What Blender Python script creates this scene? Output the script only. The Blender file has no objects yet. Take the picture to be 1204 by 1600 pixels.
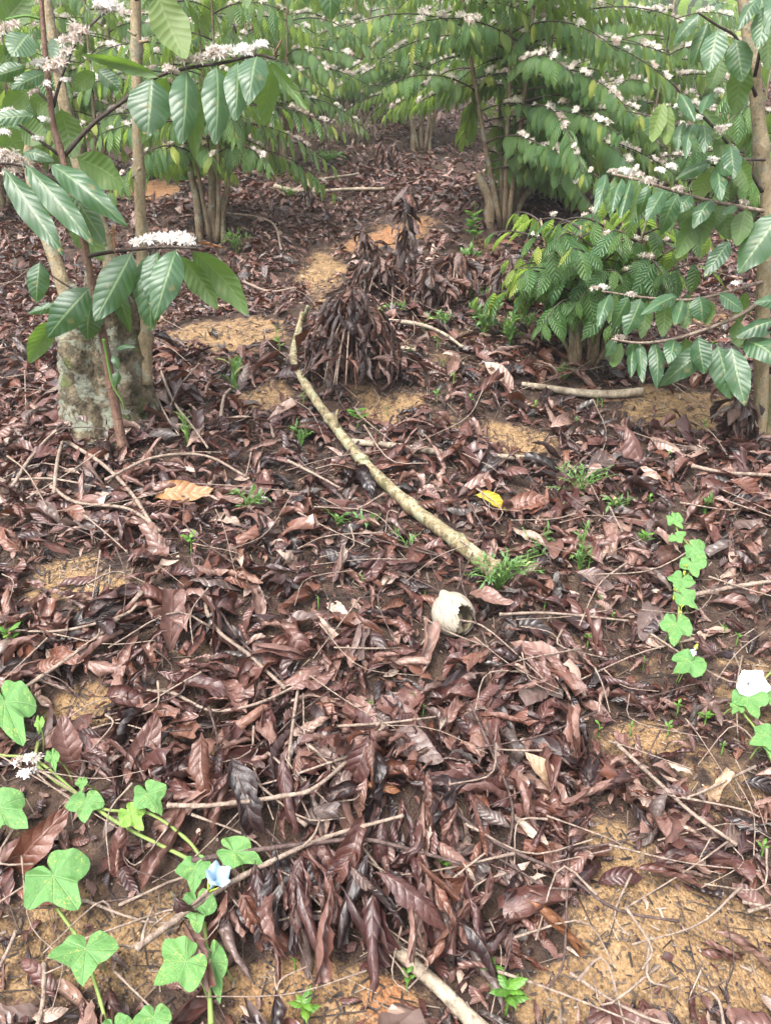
import bpy, math, random
import numpy as np
from mathutils import Vector, Matrix

R_ = math.radians
random.seed(7)
rng = np.random.default_rng(7)
scene = bpy.context.scene
COL = scene.collection

# ------------------------------------------------------------------ camera
IW, IH, FPX = 1204.0, 1600.0, 1202.0          # photograph size and focal length in its pixels
PITCH = R_(21.0)
CAM = np.array([0.0, 0.0, 1.40])
cam_d = bpy.data.cameras.new('camera')
cam = bpy.data.objects.new('camera', cam_d)
COL.objects.link(cam)
cam.location = CAM
cam.rotation_euler = (R_(90) - PITCH, 0, 0)
cam_d.sensor_fit = 'VERTICAL'
cam_d.angle = 2 * math.atan(IH / 2 / FPX)
cam_d.clip_start = 0.02
cam_d.clip_end = 600
scene.camera = cam

# ------------------------------------------------------------------ light
SUN_EL, SUN_AZ = R_(58), R_(215)             # azimuth clockwise from +Y
w = bpy.data.worlds.new('World')
scene.world = w
w.use_nodes = True
nt = w.node_tree
nt.nodes.clear()
wo = nt.nodes.new('ShaderNodeOutputWorld')
bg = nt.nodes.new('ShaderNodeBackground')
sky = nt.nodes.new('ShaderNodeTexSky')
sky.sky_type = 'NISHITA'
sky.sun_disc = False
sky.sun_elevation = SUN_EL
sky.sun_rotation = SUN_AZ
sky.air_density = 1.0
sky.dust_density = 6.0
sky.ozone_density = 1.0
hs = nt.nodes.new('ShaderNodeHueSaturation')  # cloud cover: greyer than a clear sky
hs.inputs['Saturation'].default_value = 0.30
nt.links.new(sky.outputs[0], hs.inputs['Color'])
nt.links.new(hs.outputs[0], bg.inputs['Color'])
bg.inputs['Strength'].default_value = 0.15
nt.links.new(bg.outputs[0], wo.inputs['Surface'])
sl = bpy.data.lights.new('sun', 'SUN')
sl.energy = 1.2
sl.angle = R_(32)
sl.color = (1.0, 0.96, 0.9)
so = bpy.data.objects.new('sun', sl)
COL.objects.link(so)
sd = Vector((math.sin(SUN_AZ) * math.cos(SUN_EL), math.cos(SUN_AZ) * math.cos(SUN_EL), math.sin(SUN_EL)))
so.rotation_euler = sd.to_track_quat('Z', 'Y').to_euler()
so.location = sd * 20
scene.view_settings.view_transform = 'Standard'
scene.view_settings.look = 'None'
scene.view_settings.gamma = 1
scene.view_settings.exposure = 1.9
scene.render.engine = 'CYCLES'
scene.cycles.use_denoising = True
scene.cycles.max_bounces = 6
scene.cycles.transparent_max_bounces = 4
scene.cycles.diffuse_bounces = 3
scene.cycles.glossy_bounces = 2
scene.cycles.caustics_reflective = False
scene.cycles.caustics_refractive = False

# ------------------------------------------------------------------ pixel helpers
FWD = np.array([0, math.cos(PITCH), -math.sin(PITCH)])
UPV = np.array([0, math.sin(PITCH), math.cos(PITCH)])
RGT = np.array([1.0, 0, 0])


def ray(px, py):
    return FWD + RGT * ((px - IW / 2) / FPX) + UPV * (-(py - IH / 2) / FPX)


def project(p):
    d = np.asarray(p, float) - CAM
    z = d @ FWD
    return np.stack([IW / 2 + FPX * (d @ RGT) / z, IH / 2 - FPX * (d @ UPV) / z, z], -1)


# ------------------------------------------------------------------ terrain height
_nr = np.random.default_rng(3)
_waves = [(a, _nr.uniform(0, 6.28), _nr.uniform(0, 6.28), k) for k, a in
          [(0.9, .03), (1.4, .03), (2.2, .02), (3.3, .014), (5, .011), (7.5, .008), (11, .006), (16, .0045), (24, .003), (37, .002)]
          for _ in range(2)]


def base_slope(y):
    t16, t7, t27 = math.tan(R_(16)), math.tan(R_(7)), math.tan(R_(27))
    y = np.asarray(y, float)
    return np.where(y < 10, y * t16, np.where(y < 24, 10 * t16 + (y - 10) * t7, 10 * t16 + 14 * t7 + (y - 24) * t27))


MOUNDS = []


def H(x, y):
    x = np.asarray(x, float)
    y = np.asarray(y, float)
    z = base_slope(y)
    fade = np.clip((y + 2) / 2.0, 0.3, 1)
    for a, th, ph, k in _waves:
        z = z + a * np.sin(k * (x * math.cos(th) + y * math.sin(th)) + ph) * fade
    for (mx, my, sx, sy, h) in MOUNDS:
        z = z + h * np.exp(-((x - mx) / sx) ** 2 - ((y - my) / sy) ** 2)
    return z


def P(px, py, lift=0.0):
    """point of the ground seen at a pixel of the photograph"""
    d = ray(px, py)
    den = math.tan(R_(16)) * d[1] - d[2]
    t, step = (max(0.3, (1.40 - .40) / den) if den > .02 else 0.3), 0.02
    while t < 60:
        p = CAM + d * t
        if p[2] < H(p[0], p[1]) + lift:
            lo, hi = t - step, t
            for _ in range(14):
                m = (lo + hi) / 2
                p = CAM + d * m
                if p[2] < H(p[0], p[1]) + lift:
                    hi = m
                else:
                    lo = m
            return CAM + d * hi
        step = 0.03 if t < 6 else 0.1
        t += step
    return CAM + d * 30


def PY(px, py, Y):
    """point of the upright plane y = Y seen at a pixel"""
    d = ray(px, py)
    return CAM + d * (Y / d[1])


for (px, py, sx, sy, h) in [(470, 1290, .34, .10, .085), (250, 1330, .2, .09, .05), (760, 1330, .25, .12, .04), (400, 1000, .5, .25, .035),
                            (545, 580, .35, .25, .05), (640, 470, .6, .4, .09), (165, 690, .35, .25, .07), (900, 560, .4, .3, .05),
                            (790, 350, .5, .4, .12), (340, 370, .5, .4, .1)]:
    q = P(px, py)
    MOUNDS.append((q[0], q[1], sx, sy, h))

# ------------------------------------------------------------------ mesh helpers


def mesh_from(name, V, Q=None, T=None, UV=None, smooth=True, attrs=None):
    V = np.asarray(V, np.float32)
    Q = np.zeros((0, 4), np.int32) if Q is None or len(Q) == 0 else np.asarray(Q, np.int32)
    T = np.zeros((0, 3), np.int32) if T is None or len(T) == 0 else np.asarray(T, np.int32)
    me = bpy.data.meshes.new(name)
    me.vertices.add(len(V))
    me.vertices.foreach_set('co', V.ravel())
    li = np.concatenate([Q.ravel(), T.ravel()]).astype(np.int32)
    me.loops.add(len(li))
    me.loops.foreach_set('vertex_index', li)
    n = len(Q) + len(T)
    me.polygons.add(n)
    tot = np.concatenate([np.full(len(Q), 4), np.full(len(T), 3)]).astype(np.int32)
    st = np.concatenate([[0], np.cumsum(tot)[:-1]]).astype(np.int32)
    me.polygons.foreach_set('loop_start', st)
    me.polygons.foreach_set('loop_total', tot)
    me.polygons.foreach_set('use_smooth', np.full(n, smooth))
    if UV is not None:
        ul = me.uv_layers.new(name='UVMap')
        ul.data.foreach_set('uv', np.asarray(UV, np.float32)[li].ravel())
    if attrs:
        for k, v in attrs.items():
            at = me.attributes.new(k, 'FLOAT', 'POINT')
            at.data.foreach_set('value', np.asarray(v, np.float32))
    me.update()
    return me


class MB:
    """collects pieces of ONE mesh"""

    def __init__(s):
        s.V, s.Q, s.T, s.U, s.n = [], [], [], [], 0

    def add(s, V, Q=None, T=None, UV=None):
        V = np.asarray(V, float)
        if Q is not None and len(Q):
            s.Q.append(np.asarray(Q) + s.n)
        if T is not None and len(T):
            s.T.append(np.asarray(T) + s.n)
        s.V.append(V)
        s.U.append(np.zeros((len(V), 2)) if UV is None else np.asarray(UV, float))
        s.n += len(V)
        return s

    def stamp(s, tpl, M, t):
        """tpl=(V,Q,T,UV) placed by many 3x3 matrices and offsets"""
        V, Q, T, UV = tpl
        m, n = len(M), len(V)
        if m == 0:
            return s
        VV = (np.einsum('mij,nj->mni', M, V) + t[:, None, :]).reshape(-1, 3)
        off = (np.arange(m) * n)[:, None, None]
        QQ = (np.asarray(Q)[None] + off).reshape(-1, 4) if Q is not None and len(Q) else None
        TT = (np.asarray(T)[None] + off).reshape(-1, 3) if T is not None and len(T) else None
        return s.add(VV, QQ, TT, np.tile(UV, (m, 1)))

    def mesh(s, name, smooth=True):
        return mesh_from(name, np.concatenate(s.V), np.concatenate(s.Q) if s.Q else None,
                         np.concatenate(s.T) if s.T else None, np.concatenate(s.U), smooth)


def tpl_mesh(name, tpl, smooth=True):
    return mesh_from(name, tpl[0], tpl[1], tpl[2], tpl[3], smooth)


def obj(name, me, mat=None, parent=None, mtx=None):
    if mat is not None and len(me.materials) == 0:
        me.materials.append(mat)
    o = bpy.data.objects.new(name, me)
    COL.objects.link(o)
    if parent is not None:
        o.parent = parent
    if mtx is not None:
        o.matrix_local = mtx
    return o


def empty(name, loc):
    o = bpy.data.objects.new(name, None)
    o.empty_display_size = 0.05
    COL.objects.link(o)
    o.location = loc
    return o


def tag(o, label=None, cat=None, group=None, kind=None):
    if label:
        o['label'] = label
    if cat:
        o['category'] = cat
    if group:
        o['group'] = group
    if kind:
        o['kind'] = kind
    return o


def nrm(v):
    v = np.asarray(v, float)
    return v / (np.linalg.norm(v) + 1e-12)


def frame(x, nh):
    """3x3 with local X along x and local Z as near as possible to nh"""
    x = nrm(x)
    z = np.asarray(nh, float) - x * (x @ nh)
    if np.linalg.norm(z) < 1e-6:
        z = np.cross(x, [0.3, 0.5, 0.8])
    z = nrm(z)
    y = np.cross(z, x)
    return np.stack([x, y, z], 1)


def mat4(A, t):
    return Matrix([[A[0, 0], A[0, 1], A[0, 2], t[0]], [A[1, 0], A[1, 1], A[1, 2], t[1]], [A[2, 0], A[2, 1], A[2, 2], t[2]], [0, 0, 0, 1]])


def spline(pts, n):
    pts = np.asarray(pts, float)
    m = len(pts)
    if m == 2:
        return pts[0] + (pts[1] - pts[0]) * np.linspace(0, 1, n)[:, None]
    ext = np.concatenate([[2 * pts[0] - pts[1]], pts, [2 * pts[-1] - pts[-2]]])
    out = []
    for s in np.linspace(0, m - 1 - 1e-6, n):
        i = int(s)
        f = s - i
        a, b, c, d = ext[i], ext[i + 1], ext[i + 2], ext[i + 3]
        out.append(0.5 * (2 * b + (c - a) * f + (2 * a - 5 * b + 4 * c - d) * f * f + (3 * b - a - 3 * c + d) * f ** 3))
    return np.array(out)


def tube(pts, r0, r1, n=16, sides=7, rough=0.0, nodes=0, seed=0, radii=None, lump=0.0):
    """bent tapering tube with closed ends; nodes = swollen rings along it"""
    rs = np.random.default_rng(seed)
    C = spline(pts, n)
    t = np.linspace(0, 1, n)
    r = r0 + (r1 - r0) * t if radii is None else np.interp(t, np.linspace(0, 1, len(radii)), radii)
    if nodes:
        r = r * (1 + 0.35 * np.maximum(0, np.cos(2 * np.pi * nodes * t)) ** 12)
    tan = np.gradient(C, axis=0)
    tan /= np.linalg.norm(tan, axis=1)[:, None] + 1e-9
    ref = np.array([0, 0, 1.0]) if abs(tan[:, 2]).mean() < 0.8 else np.array([1.0, 0, 0])
    V, U = [], []
    an = np.linspace(0, 2 * np.pi, sides, endpoint=False)
    ph = rs.uniform(0, 6.28, 6)
    for i in range(n):
        a = nrm(np.cross(tan[i], ref))
        b = np.cross(tan[i], a)
        jit = 1 + rough * rs.uniform(-1, 1, sides) + lump * (np.sin(an * 2 + ph[0] + t[i] * 7) + np.sin(an * 3 + ph[1] - t[i] * 11) + .7 * np.sin(an + ph[2] + t[i] * 17))
        V.append(C[i] + (np.cos(an)[:, None] * a + np.sin(an)[:, None] * b) * (r[i] * jit)[:, None])
        U.append(np.stack([np.full(sides, t[i]), an / (2 * np.pi)], 1))
    V = np.concatenate(V + [[C[0] - tan[0] * r[0] * .25], [C[-1] + tan[-1] * r[-1] * .4]])
    U = np.concatenate(U + [[[0, 0]], [[1, 0]]])
    Q, T = [], []
    for i in range(n - 1):
        for j in range(sides):
            k = (j + 1) % sides
            Q.append((i * sides + j, i * sides + k, (i + 1) * sides + k, (i + 1) * sides + j))
    e0, e1 = n * sides, n * sides + 1
    for j in range(sides):
        k = (j + 1) % sides
        T.append((e0, k, j))
        T.append((e1, (n - 1) * sides + j, (n - 1) * sides + k))
    return V, np.array(Q), np.array(T), U


def tube_mesh(name, *a, **k):
    return tpl_mesh(name, tube(*a, **k))


# ------------------------------------------------------------------ leaf shapes (unit length along +X)


def grid_faces(nu, nv):
    i = np.arange(nu)[:, None] * (nv + 1) + np.arange(nv)[None]
    return np.stack([i, i + nv + 1, i + nv + 2, i + 1], -1).reshape(-1, 4)


def green_leaf(nu=10, nv=4, W=0.40, bulge=0.1, fold=0.12, corr=0.0, nve=9, wave=0.01, seed=0, tipcurl=0.0, twist=0.0):
    rs = np.random.default_rng(seed)
    t = np.linspace(0, 1, nu + 1)
    v = np.linspace(-1, 1, nv + 1)
    tt = np.clip((t - 0.05) / 0.95, 0, 1)
    prof = np.sin(np.pi * tt ** 0.88) ** 0.72 * (1 - 0.25 * tt)
    prof = prof / prof.max()
    prof = np.maximum(prof, 0.03 * (1 - t))
    prof[-1] = 0.0
    prof[-2] = min(prof[-2], .2)
    Tm, Vm = np.meshgrid(t, v, indexing='ij')
    wd = prof[:, None] * W / 2
    ph = rs.uniform(0, 6.28, 4)
    Y = Vm * wd * (1 + 0.03 * np.sin(Tm * 23 + ph[3]) * abs(Vm))
    Z = bulge * np.sin(np.pi * Tm) - fold * abs(Y) ** 1.3 * 1.5 + fold * 0.25 * abs(Y)
    if corr:
        Z = Z + corr * (abs(np.sin(np.pi * nve * (Tm - 0.16 * abs(Vm)))) - .5) * np.minimum(abs(Vm) * 3, 1) * (prof[:, None])
    Z = Z + wave * np.sin(Tm * 17 + ph[0] + np.sign(Vm)) * abs(Vm) ** 2 + wave * .7 * np.sin(Tm * 9 + ph[1]) * Vm
    if tipcurl:
        Z = Z - tipcurl * np.clip(Tm - .6, 0, 1) ** 2
    if twist:
        a = twist * (Tm - .3)
        Y, Z = Y * np.cos(a) - Z * 0 * np.sin(a), Z + Y * np.sin(a)
    X = Tm
    V = np.stack([X, Y, Z], -1).reshape(-1, 3)
    U = np.stack([Tm, Vm * .5 + .5], -1).reshape(-1, 2)
    return V, grid_faces(nu, nv), None, U


def dead_leaf(nu=13, nv=6, W=0.42, seed=0, roll=1.2, bend=0.9, twist=0.6, crump=0.02, corr=0.004, torn=1.0):
    rs = np.random.default_rng(seed)
    t = np.linspace(0, torn, nu + 1)        # torn < 1: the tip is broken off
    v = np.linspace(-1, 1, nv + 1)
    tt = np.clip((t - 0.06) / 0.94, 0, 1)
    prof = np.sin(np.pi * tt ** 0.9) ** 0.75 * (1 - .2 * tt)
    prof /= prof.max()
    prof = np.maximum(prof, 0.035 * (1 - t))
    if torn == 1.0:
        prof[-1] = 0.01
    # centre line
    a1, a2, ph1, ph2 = rs.uniform(-.5, .5), rs.uniform(-.45, .45), rs.uniform(0, 6.28), rs.uniform(0, 6.28)
    pitch = bend * (0.45 - t) + a1 * np.sin(5 * t + ph1)
    yaw = a2 * np.sin(3 * t + ph2)
    rollang = twist * (t - .4) + rs.uniform(-.3, .3)
    d = np.stack([np.cos(pitch) * np.cos(yaw), np.cos(pitch) * np.sin(yaw), np.sin(pitch)], 1) / nu
    C = np.concatenate([[[0, 0, 0]], np.cumsum(d[:-1], 0)])
    curl = roll * (0.45 + 0.8 * np.sin(np.pi * t + rs.uniform(-.7, .7)))
    curl = np.where(abs(curl) < .05, .05, curl)
    asym = rs.uniform(-.5, .5)
    V, U = [], []
    p = rs.uniform(0, 6.28, 8)
    for i in range(nu + 1):
        tn = nrm(d[min(i, nu - 1)])
        side = nrm(np.cross([0, 0, 1], tn))
        up = np.cross(tn, side)
        ca, sa = math.cos(rollang[i]), math.sin(rollang[i])
        s2, u2 = side * ca + up * sa, -side * sa + up * ca
        c = curl[i] * (1 + asym * v)
        c = np.where(abs(c) < .05, .05, c)
        wv = W / 2 * prof[i] * v
        yy = np.sin(c * abs(v)) / c * np.sign(v) * W / 2 * prof[i]
        zz = (1 - np.cos(c * abs(v))) / c * W / 2 * prof[i]
        zz = zz + corr * (abs(np.sin(np.pi * 8 * (t[i] - .16 * abs(v)))) - .5) * np.minimum(abs(v) * 3, 1)
        zz = zz + crump * prof[i] * (np.sin(11 * t[i] + p[0] + 3 * v) * np.sin(4 * v + p[1]) + .6 * np.sin(23 * t[i] + p[2] + 5 * v))
        yy = yy + crump * .6 * prof[i] * np.sin(19 * t[i] + p[3]) * v
        yy = yy * (1 + np.where(abs(v) > .9, rs.uniform(-.16, .12, nv + 1), 0))
        zz = zz + np.where(abs(v) > .6, rs.normal(0, .018, nv + 1), 0) * prof[i]
        V.append(C[i] + yy[:, None] * s2 + zz[:, None] * u2)
        U.append(np.stack([np.full(nv + 1, t[i]), v * .5 + .5], 1))
    if torn < 1:
        V[-1] = V[-1] + rs.normal(0, .022, V[-1].shape)
    V = np.concatenate(V)
    V = V - V.mean(0)
    return V, grid_faces(nu, nv), None, np.concatenate(U)


def lobed_leaf(seed=0, nseg=44, cup=0.12, var=0.06):
    """three lobed heart shaped leaf; petiole at the origin, tip along +X at 1"""
    rs = np.random.default_rng(seed)
    deg = np.array([0, 8, 20, 36, 52, 68, 80, 95, 115, 140, 160, 172, 180])
    rad = np.array([1.0, .90, .72, .56, .66, .80, .84, .74, .64, .60, .54, .36, .10])
    rl = rad * (1 + var * rs.uniform(-1, 1, len(rad)))
    rr = rad * (1 + var * rs.uniform(-1, 1, len(rad)))
    rl[0] = rr[0] = 1
    rl[-1] = rr[-1] = .1
    th = np.linspace(-180, 180, nseg, endpoint=False)
    r = np.where(th >= 0, np.interp(abs(th), deg, rl), np.interp(abs(th), deg, rr))
    a = np.radians(th)
    V, U = [[0, 0, 0]], [[.5, .5]]
    ph = rs.uniform(0, 6.28, 3)
    for k in (.35, .7, 1.0):
        x, y = np.cos(a) * r * k, np.sin(a) * r * k
        z = cup * 1.6 * (np.hypot(x, y) ** 2) * (-.55 + .5 * np.cos(3 * a + ph[0])) + .05 * k * k * np.sin(5 * a + ph[1]) + .035 * k * k * np.sin(9 * a + ph[2]) + .16 * abs(np.sin(a)) * r * k
        V += list(np.stack([x, y, z], 1))
        U += list(np.stack([x * .45 + .5, y * .45 + .5], 1))
    Q, T = [], []
    n = nseg
    for j in range(n):
        k = (j + 1) % n
        T.append((0, 1 + j, 1 + k))
        for g in range(2):
            b = 1 + g * n
            Q.append((b + j, b + n + j, b + n + k, b + k))
    return np.array(V, float), np.array(Q), np.array(T), np.array(U, float)


# ------------------------------------------------------------------ materials
class NT:
    def __init__(s, name):
        s.mat = bpy.data.materials.new(name)
        s.mat.use_nodes = True
        s.t = s.mat.node_tree
        s.t.nodes.clear()
        s.out = s.t.nodes.new('ShaderNodeOutputMaterial')

    def n(s, typ, ins=None, **props):
        nd = s.t.nodes.new(typ)
        for k, v in props.items():
            setattr(nd, k, v)
        for k, v in (ins or {}).items():
            s.put(nd.inputs[k], v)
        return nd

    def put(s, sock, v):
        if isinstance(v, bpy.types.NodeSocket):
            s.t.links.new(v, sock)
        elif isinstance(v, (tuple, list)) and len(v) == 3 and sock.type == 'RGBA':
            sock.default_value = (*v, 1)
        else:
            sock.default_value = v

    def m(s, op, a, b=0.0, c=None, clamp=False):
        nd = s.t.nodes.new('ShaderNodeMath')
        nd.operation = op
        nd.use_clamp = clamp
        s.put(nd.inputs[0], a)
        s.put(nd.inputs[1], b)
        if c is not None:
            s.put(nd.inputs[2], c)
        return nd.outputs[0]

    def mix(s, f, a, b, mode='MIX'):
        nd = s.t.nodes.new('ShaderNodeMix')
        nd.data_type = 'RGBA'
        nd.blend_type = mode
        nd.clamp_factor = True
        s.put(nd.inputs[0], f)
        s.put(nd.inputs[6], a)
        s.put(nd.inputs[7], b)
        return nd.outputs[2]

    def smooth(s, x, a, b, lo=0.0, hi=1.0):
        nd = s.t.nodes.new('ShaderNodeMapRange')
        nd.interpolation_type = 'SMOOTHSTEP'
        s.put(nd.inputs['Value'], x)
        nd.inputs['From Min'].default_value = a
        nd.inputs['From Max'].default_value = b
        nd.inputs['To Min'].default_value = lo
        nd.inputs['To Max'].default_value = hi
        return nd.outputs[0]

    def noise(s, vec, scale, detail=3, rough=.55, dist=0.0):
        nd = s.n('ShaderNodeTexNoise', {'Scale': scale, 'Detail': detail, 'Roughness': rough, 'Distortion': dist})
        if vec is not None:
            s.put(nd.inputs['Vector'], vec)
        return nd.outputs['Fac']

    def ramp(s, f, stops):
        nd = s.t.nodes.new('ShaderNodeValToRGB')
        e = nd.color_ramp.elements
        while len(e) < len(stops):
            e.new(0.5)
        for q, (p, c) in zip(e, stops):
            q.position = p
            q.color = (*c, 1)
        s.put(nd.inputs[0], f)
        return nd.outputs[0]

    def attr(s, name, typ='OBJECT'):
        return s.n('ShaderNodeAttribute', attribute_name=name, attribute_type=typ).outputs['Fac']

    def tone(s):
        isl = s.n('ShaderNodeNewGeometry').outputs['Random Per Island']
        return s.m('FRACT', s.m('ADD', s.attr('tone'), s.m('MULTIPLY', isl, s.attr('joined'))))

    def bsdf(s, col, rough=.5, bump=None, bstr=.4, bdist=.01, spec=.5, trans=None, tfac=.3, **kw):
        ins = {'Base Color': col, 'Roughness': rough, 'Specular IOR Level': spec}
        ins.update(kw)
        p = s.n('ShaderNodeBsdfPrincipled', ins)
        if bump is not None:
            b = s.n('ShaderNodeBump', {'Strength': bstr, 'Distance': bdist, 'Height': bump})
            s.t.links.new(b.outputs[0], p.inputs['Normal'])
        sh = p.outputs[0]
        if trans is not None:
            tr = s.n('ShaderNodeBsdfTranslucent', {'Color': trans})
            if bump is not None:
                s.t.links.new(b.outputs[0], tr.inputs['Normal'])
            mx = s.n('ShaderNodeMixShader', {0: tfac})
            s.t.links.new(sh, mx.inputs[1])
            s.t.links.new(tr.outputs[0], mx.inputs[2])
            sh = mx.outputs[0]
        s.t.links.new(sh, s.out.inputs['Surface'])
        return s.mat


def leaf_uv(k, nve, slant=.16):
    uv = k.n('ShaderNodeUVMap', uv_map='UVMap')
    sp = k.n('ShaderNodeSeparateXYZ', {0: uv.outputs[0]})
    u, v = sp.outputs[0], sp.outputs[1]
    a = k.m('MULTIPLY', k.m('ABSOLUTE', k.m('SUBTRACT', v, .5)), 2)
    ph = k.m('MULTIPLY', k.m('SUBTRACT', u, k.m('MULTIPLY', a, slant)), nve * math.pi)
    s = k.m('ABSOLUTE', k.m('SINE', ph))
    vein = k.smooth(s, 0, .28, 1, 0)
    mid = k.smooth(a, .03, .10, 1, 0)
    return u, v, a, s, vein, mid


def mat_green(name, dark, light, old, under, trans, nve=9, rough=.36, bstr=.55, veinmix=.3, spec=.55, tfac=.32, spots=.25):
    k = NT(name)
    u, v, a, s, vein, mid = leaf_uv(k, nve)
    tone = k.tone()
    pos = k.n('ShaderNodeTexCoord').outputs['Object']
    nz = k.noise(pos, 9.0, 3)
    base = k.mix(k.m('ADD', k.m('MULTIPLY', tone, .75), k.m('MULTIPLY', k.m('SUBTRACT', nz, .5), .6), clamp=True), dark, light)
    base = k.mix(k.smooth(tone, .82, .97), base, old)
    pale = k.mix(.45, base, (.42, .52, .22))
    col = k.mix(k.m('MAXIMUM', k.m('MULTIPLY', vein, veinmix), k.m('MULTIPLY', mid, .6)), base, pale)
    # tan scorched blotches near some tips
    sc = k.m('MULTIPLY', k.smooth(k.noise(pos, 6.0, 4), .60, .70), k.m('MULTIPLY', k.smooth(u, .35, .95), spots * 2), clamp=True)
    col = k.mix(sc, col, (.33, .22, .10))
    back = k.n('ShaderNodeNewGeometry').outputs['Backfacing']
    col = k.mix(k.m('MULTIPLY', back, .65), col, under)
    hgt = k.m('ADD', k.m('POWER', s, .7), k.m('MULTIPLY', mid, -.6))
    rg = k.m('ADD', rough, k.m('MULTIPLY', back, .22))
    return k.bsdf(col, rg, hgt, bstr, .010, spec, trans, tfac)


M = {}
M['coffee_leaf'] = mat_green('coffee_leaf', (.027, .094, .038), (.150, .262, .066), (.32, .36, .07), (.17, .27, .07), (.44, .64, .11), rough=.30, spec=.8, tfac=.40, bstr=.85, veinmix=.45)
M['near_leaf'] = mat_green('near_coffee_leaf', (.018, .060, .026), (.048, .118, .046), (.14, .17, .035), (.08, .14, .024), (.20, .36, .04), rough=.42, bstr=.16, veinmix=.14, spec=.7, spots=.6)
M['young_leaf'] = mat_green('young_leaf', (.05, .15, .03), (.11, .24, .04), (.22, .30, .05), (.12, .22, .05), (.3, .5, .08), rough=.42, nve=7, spots=0)
M['weed_leaf'] = mat_green('weed_leaf', (.065, .155, .045), (.13, .25, .08), (.27, .31, .10), (.12, .22, .07), (.3, .5, .1), nve=4, rough=.5, bstr=.2, spots=0)
M['seedling_leaf'] = mat_green('seedling_leaf', (.06, .17, .02), (.11, .25, .03), (.18, .30, .04), (.11, .2, .04), (.35, .6, .08), nve=5, rough=.42, bstr=.2, spots=0)


def mat_dead(name, stops, rough=.36, nve=8, under=(.17, .095, .075), bstr=.35, tfac=.08):
    k = NT(name)
    u, v, a, s, vein, mid = leaf_uv(k, nve)
    tone = k.tone()
    pos = k.n('ShaderNodeTexCoord').outputs['Object']
    n1 = k.noise(pos, 7.0, 4, .6)
    n2 = k.noise(pos, 45.0, 3, .6)
    wp = k.n('ShaderNodeNewGeometry').outputs['Position']     # drier and paler drifts, wetter and darker ones
    dr_ = k.noise(wp, 1.1, 3, .6)
    f = k.m('ADD', k.m('MULTIPLY', tone, .95), k.m('MULTIPLY', k.m('SUBTRACT', n1, .5), .35))
    f = k.m('ADD', f, k.m('MULTIPLY', k.m('SUBTRACT', dr_, .5), .5), clamp=True)
    col = k.ramp(f, stops)
    odd = k.m('FRACT', k.m('MULTIPLY', tone, 23.7))               # some leaves have weathered grey, some stay rusty
    col = k.mix(k.smooth(odd, .88, .91, 0, .5), col, k.mix(n1, (.055, .050, .050), (.19, .165, .145)))
    col = k.mix(k.smooth(odd, .14, .10, 0, .5), col, k.mix(n1, (.10, .028, .016), (.19, .075, .035)))
    col = k.mix(k.m('MULTIPLY', k.m('MAXIMUM', k.m('MULTIPLY', vein, .5), mid), .3), col, k.mix(.5, col, (.25, .15, .10)))
    col = k.mix(k.smooth(n2, .52, .72, 0, .55), col, (.02, .012, .011))
    back = k.n('ShaderNodeNewGeometry').outputs['Backfacing']
    col = k.mix(k.m('MULTIPLY', back, k.m('MULTIPLY', tone, .6)), col, under)
    hgt = k.m('ADD', k.m('ADD', k.m('POWER', s, .7), k.m('MULTIPLY', n2, .7)), k.m('MULTIPLY', mid, .5))
    rg = k.m('ADD', k.m('ADD', rough - .14, k.m('MULTIPLY', n1, .3)), k.m('MULTIPLY', back, .1))
    return k.bsdf(col, rg, hgt, bstr, .005, .55, (.25, .08, .03), tfac)


DEADSTOPS = [(0, (.008, .006, .007)), (.15, (.020, .010, .011)), (.32, (.052, .020, .019)), (.54, (.092, .038, .031)),
             (.76, (.138, .069, .055)), (.89, (.20, .120, .096)), (.965, (.36, .26, .205)), (1.0, (.42, .32, .26))]
M['dead'] = mat_dead('dead_leaf', DEADSTOPS)
M['withered'] = mat_dead('withered_leaf', [(0, (.014, .008, .008)), (.4, (.036, .017, .014)), (.8, (.074, .037, .029)), (1, (.12, .068, .05))], .5)
M['yellow_dead'] = mat_dead('yellowed_leaf', [(0, (.5, .38, .03)), (.6, (.55, .40, .05)), (1, (.3, .16, .05))], .45)
M['orange_dead'] = mat_dead('orange_dead_leaf', [(0, (.20, .085, .03)), (.5, (.30, .15, .06)), (1, (.40, .285, .19))], .45)


def mat_bark(name, c1, c2, c3, scale=30, rough=.8, lichen=None, moss=None, stretch=(1, 1, .35), bstr=.6, lth=.53):
    k = NT(name)
    pos = k.n('ShaderNodeTexCoord').outputs['Object']
    mp = k.n('ShaderNodeMapping', {0: pos})
    mp.inputs['Scale'].default_value = stretch
    n1 = k.noise(mp.outputs[0], scale, 5, .65)
    n2 = k.noise(pos, scale * .3, 3, .6)
    n3 = k.noise(pos, scale * 3, 3, .6)
    col = k.ramp(n1, [(.3, c1), (.5, c2), (.72, c3)])
    col = k.mix(k.smooth(n3, .5, .72, 0, .6), col, tuple(x * .3 for x in c1))
    if lichen:
        col = k.mix(k.smooth(k.noise(pos, scale * .42, 4, .7, .6), lth, lth + .06, 0, .85), col, k.mix(n3, lichen, tuple(x * .5 for x in lichen)))
    if moss:
        n4 = k.noise(pos, scale * .22 + 1.7, 4, .6)
        col = k.mix(k.smooth(n4, .56, .64, 0, .85), col, moss)
    return k.bsdf(col, rough, k.m('ADD', n1, k.m('MULTIPLY', n3, .5)), bstr, .012, .3)


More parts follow.
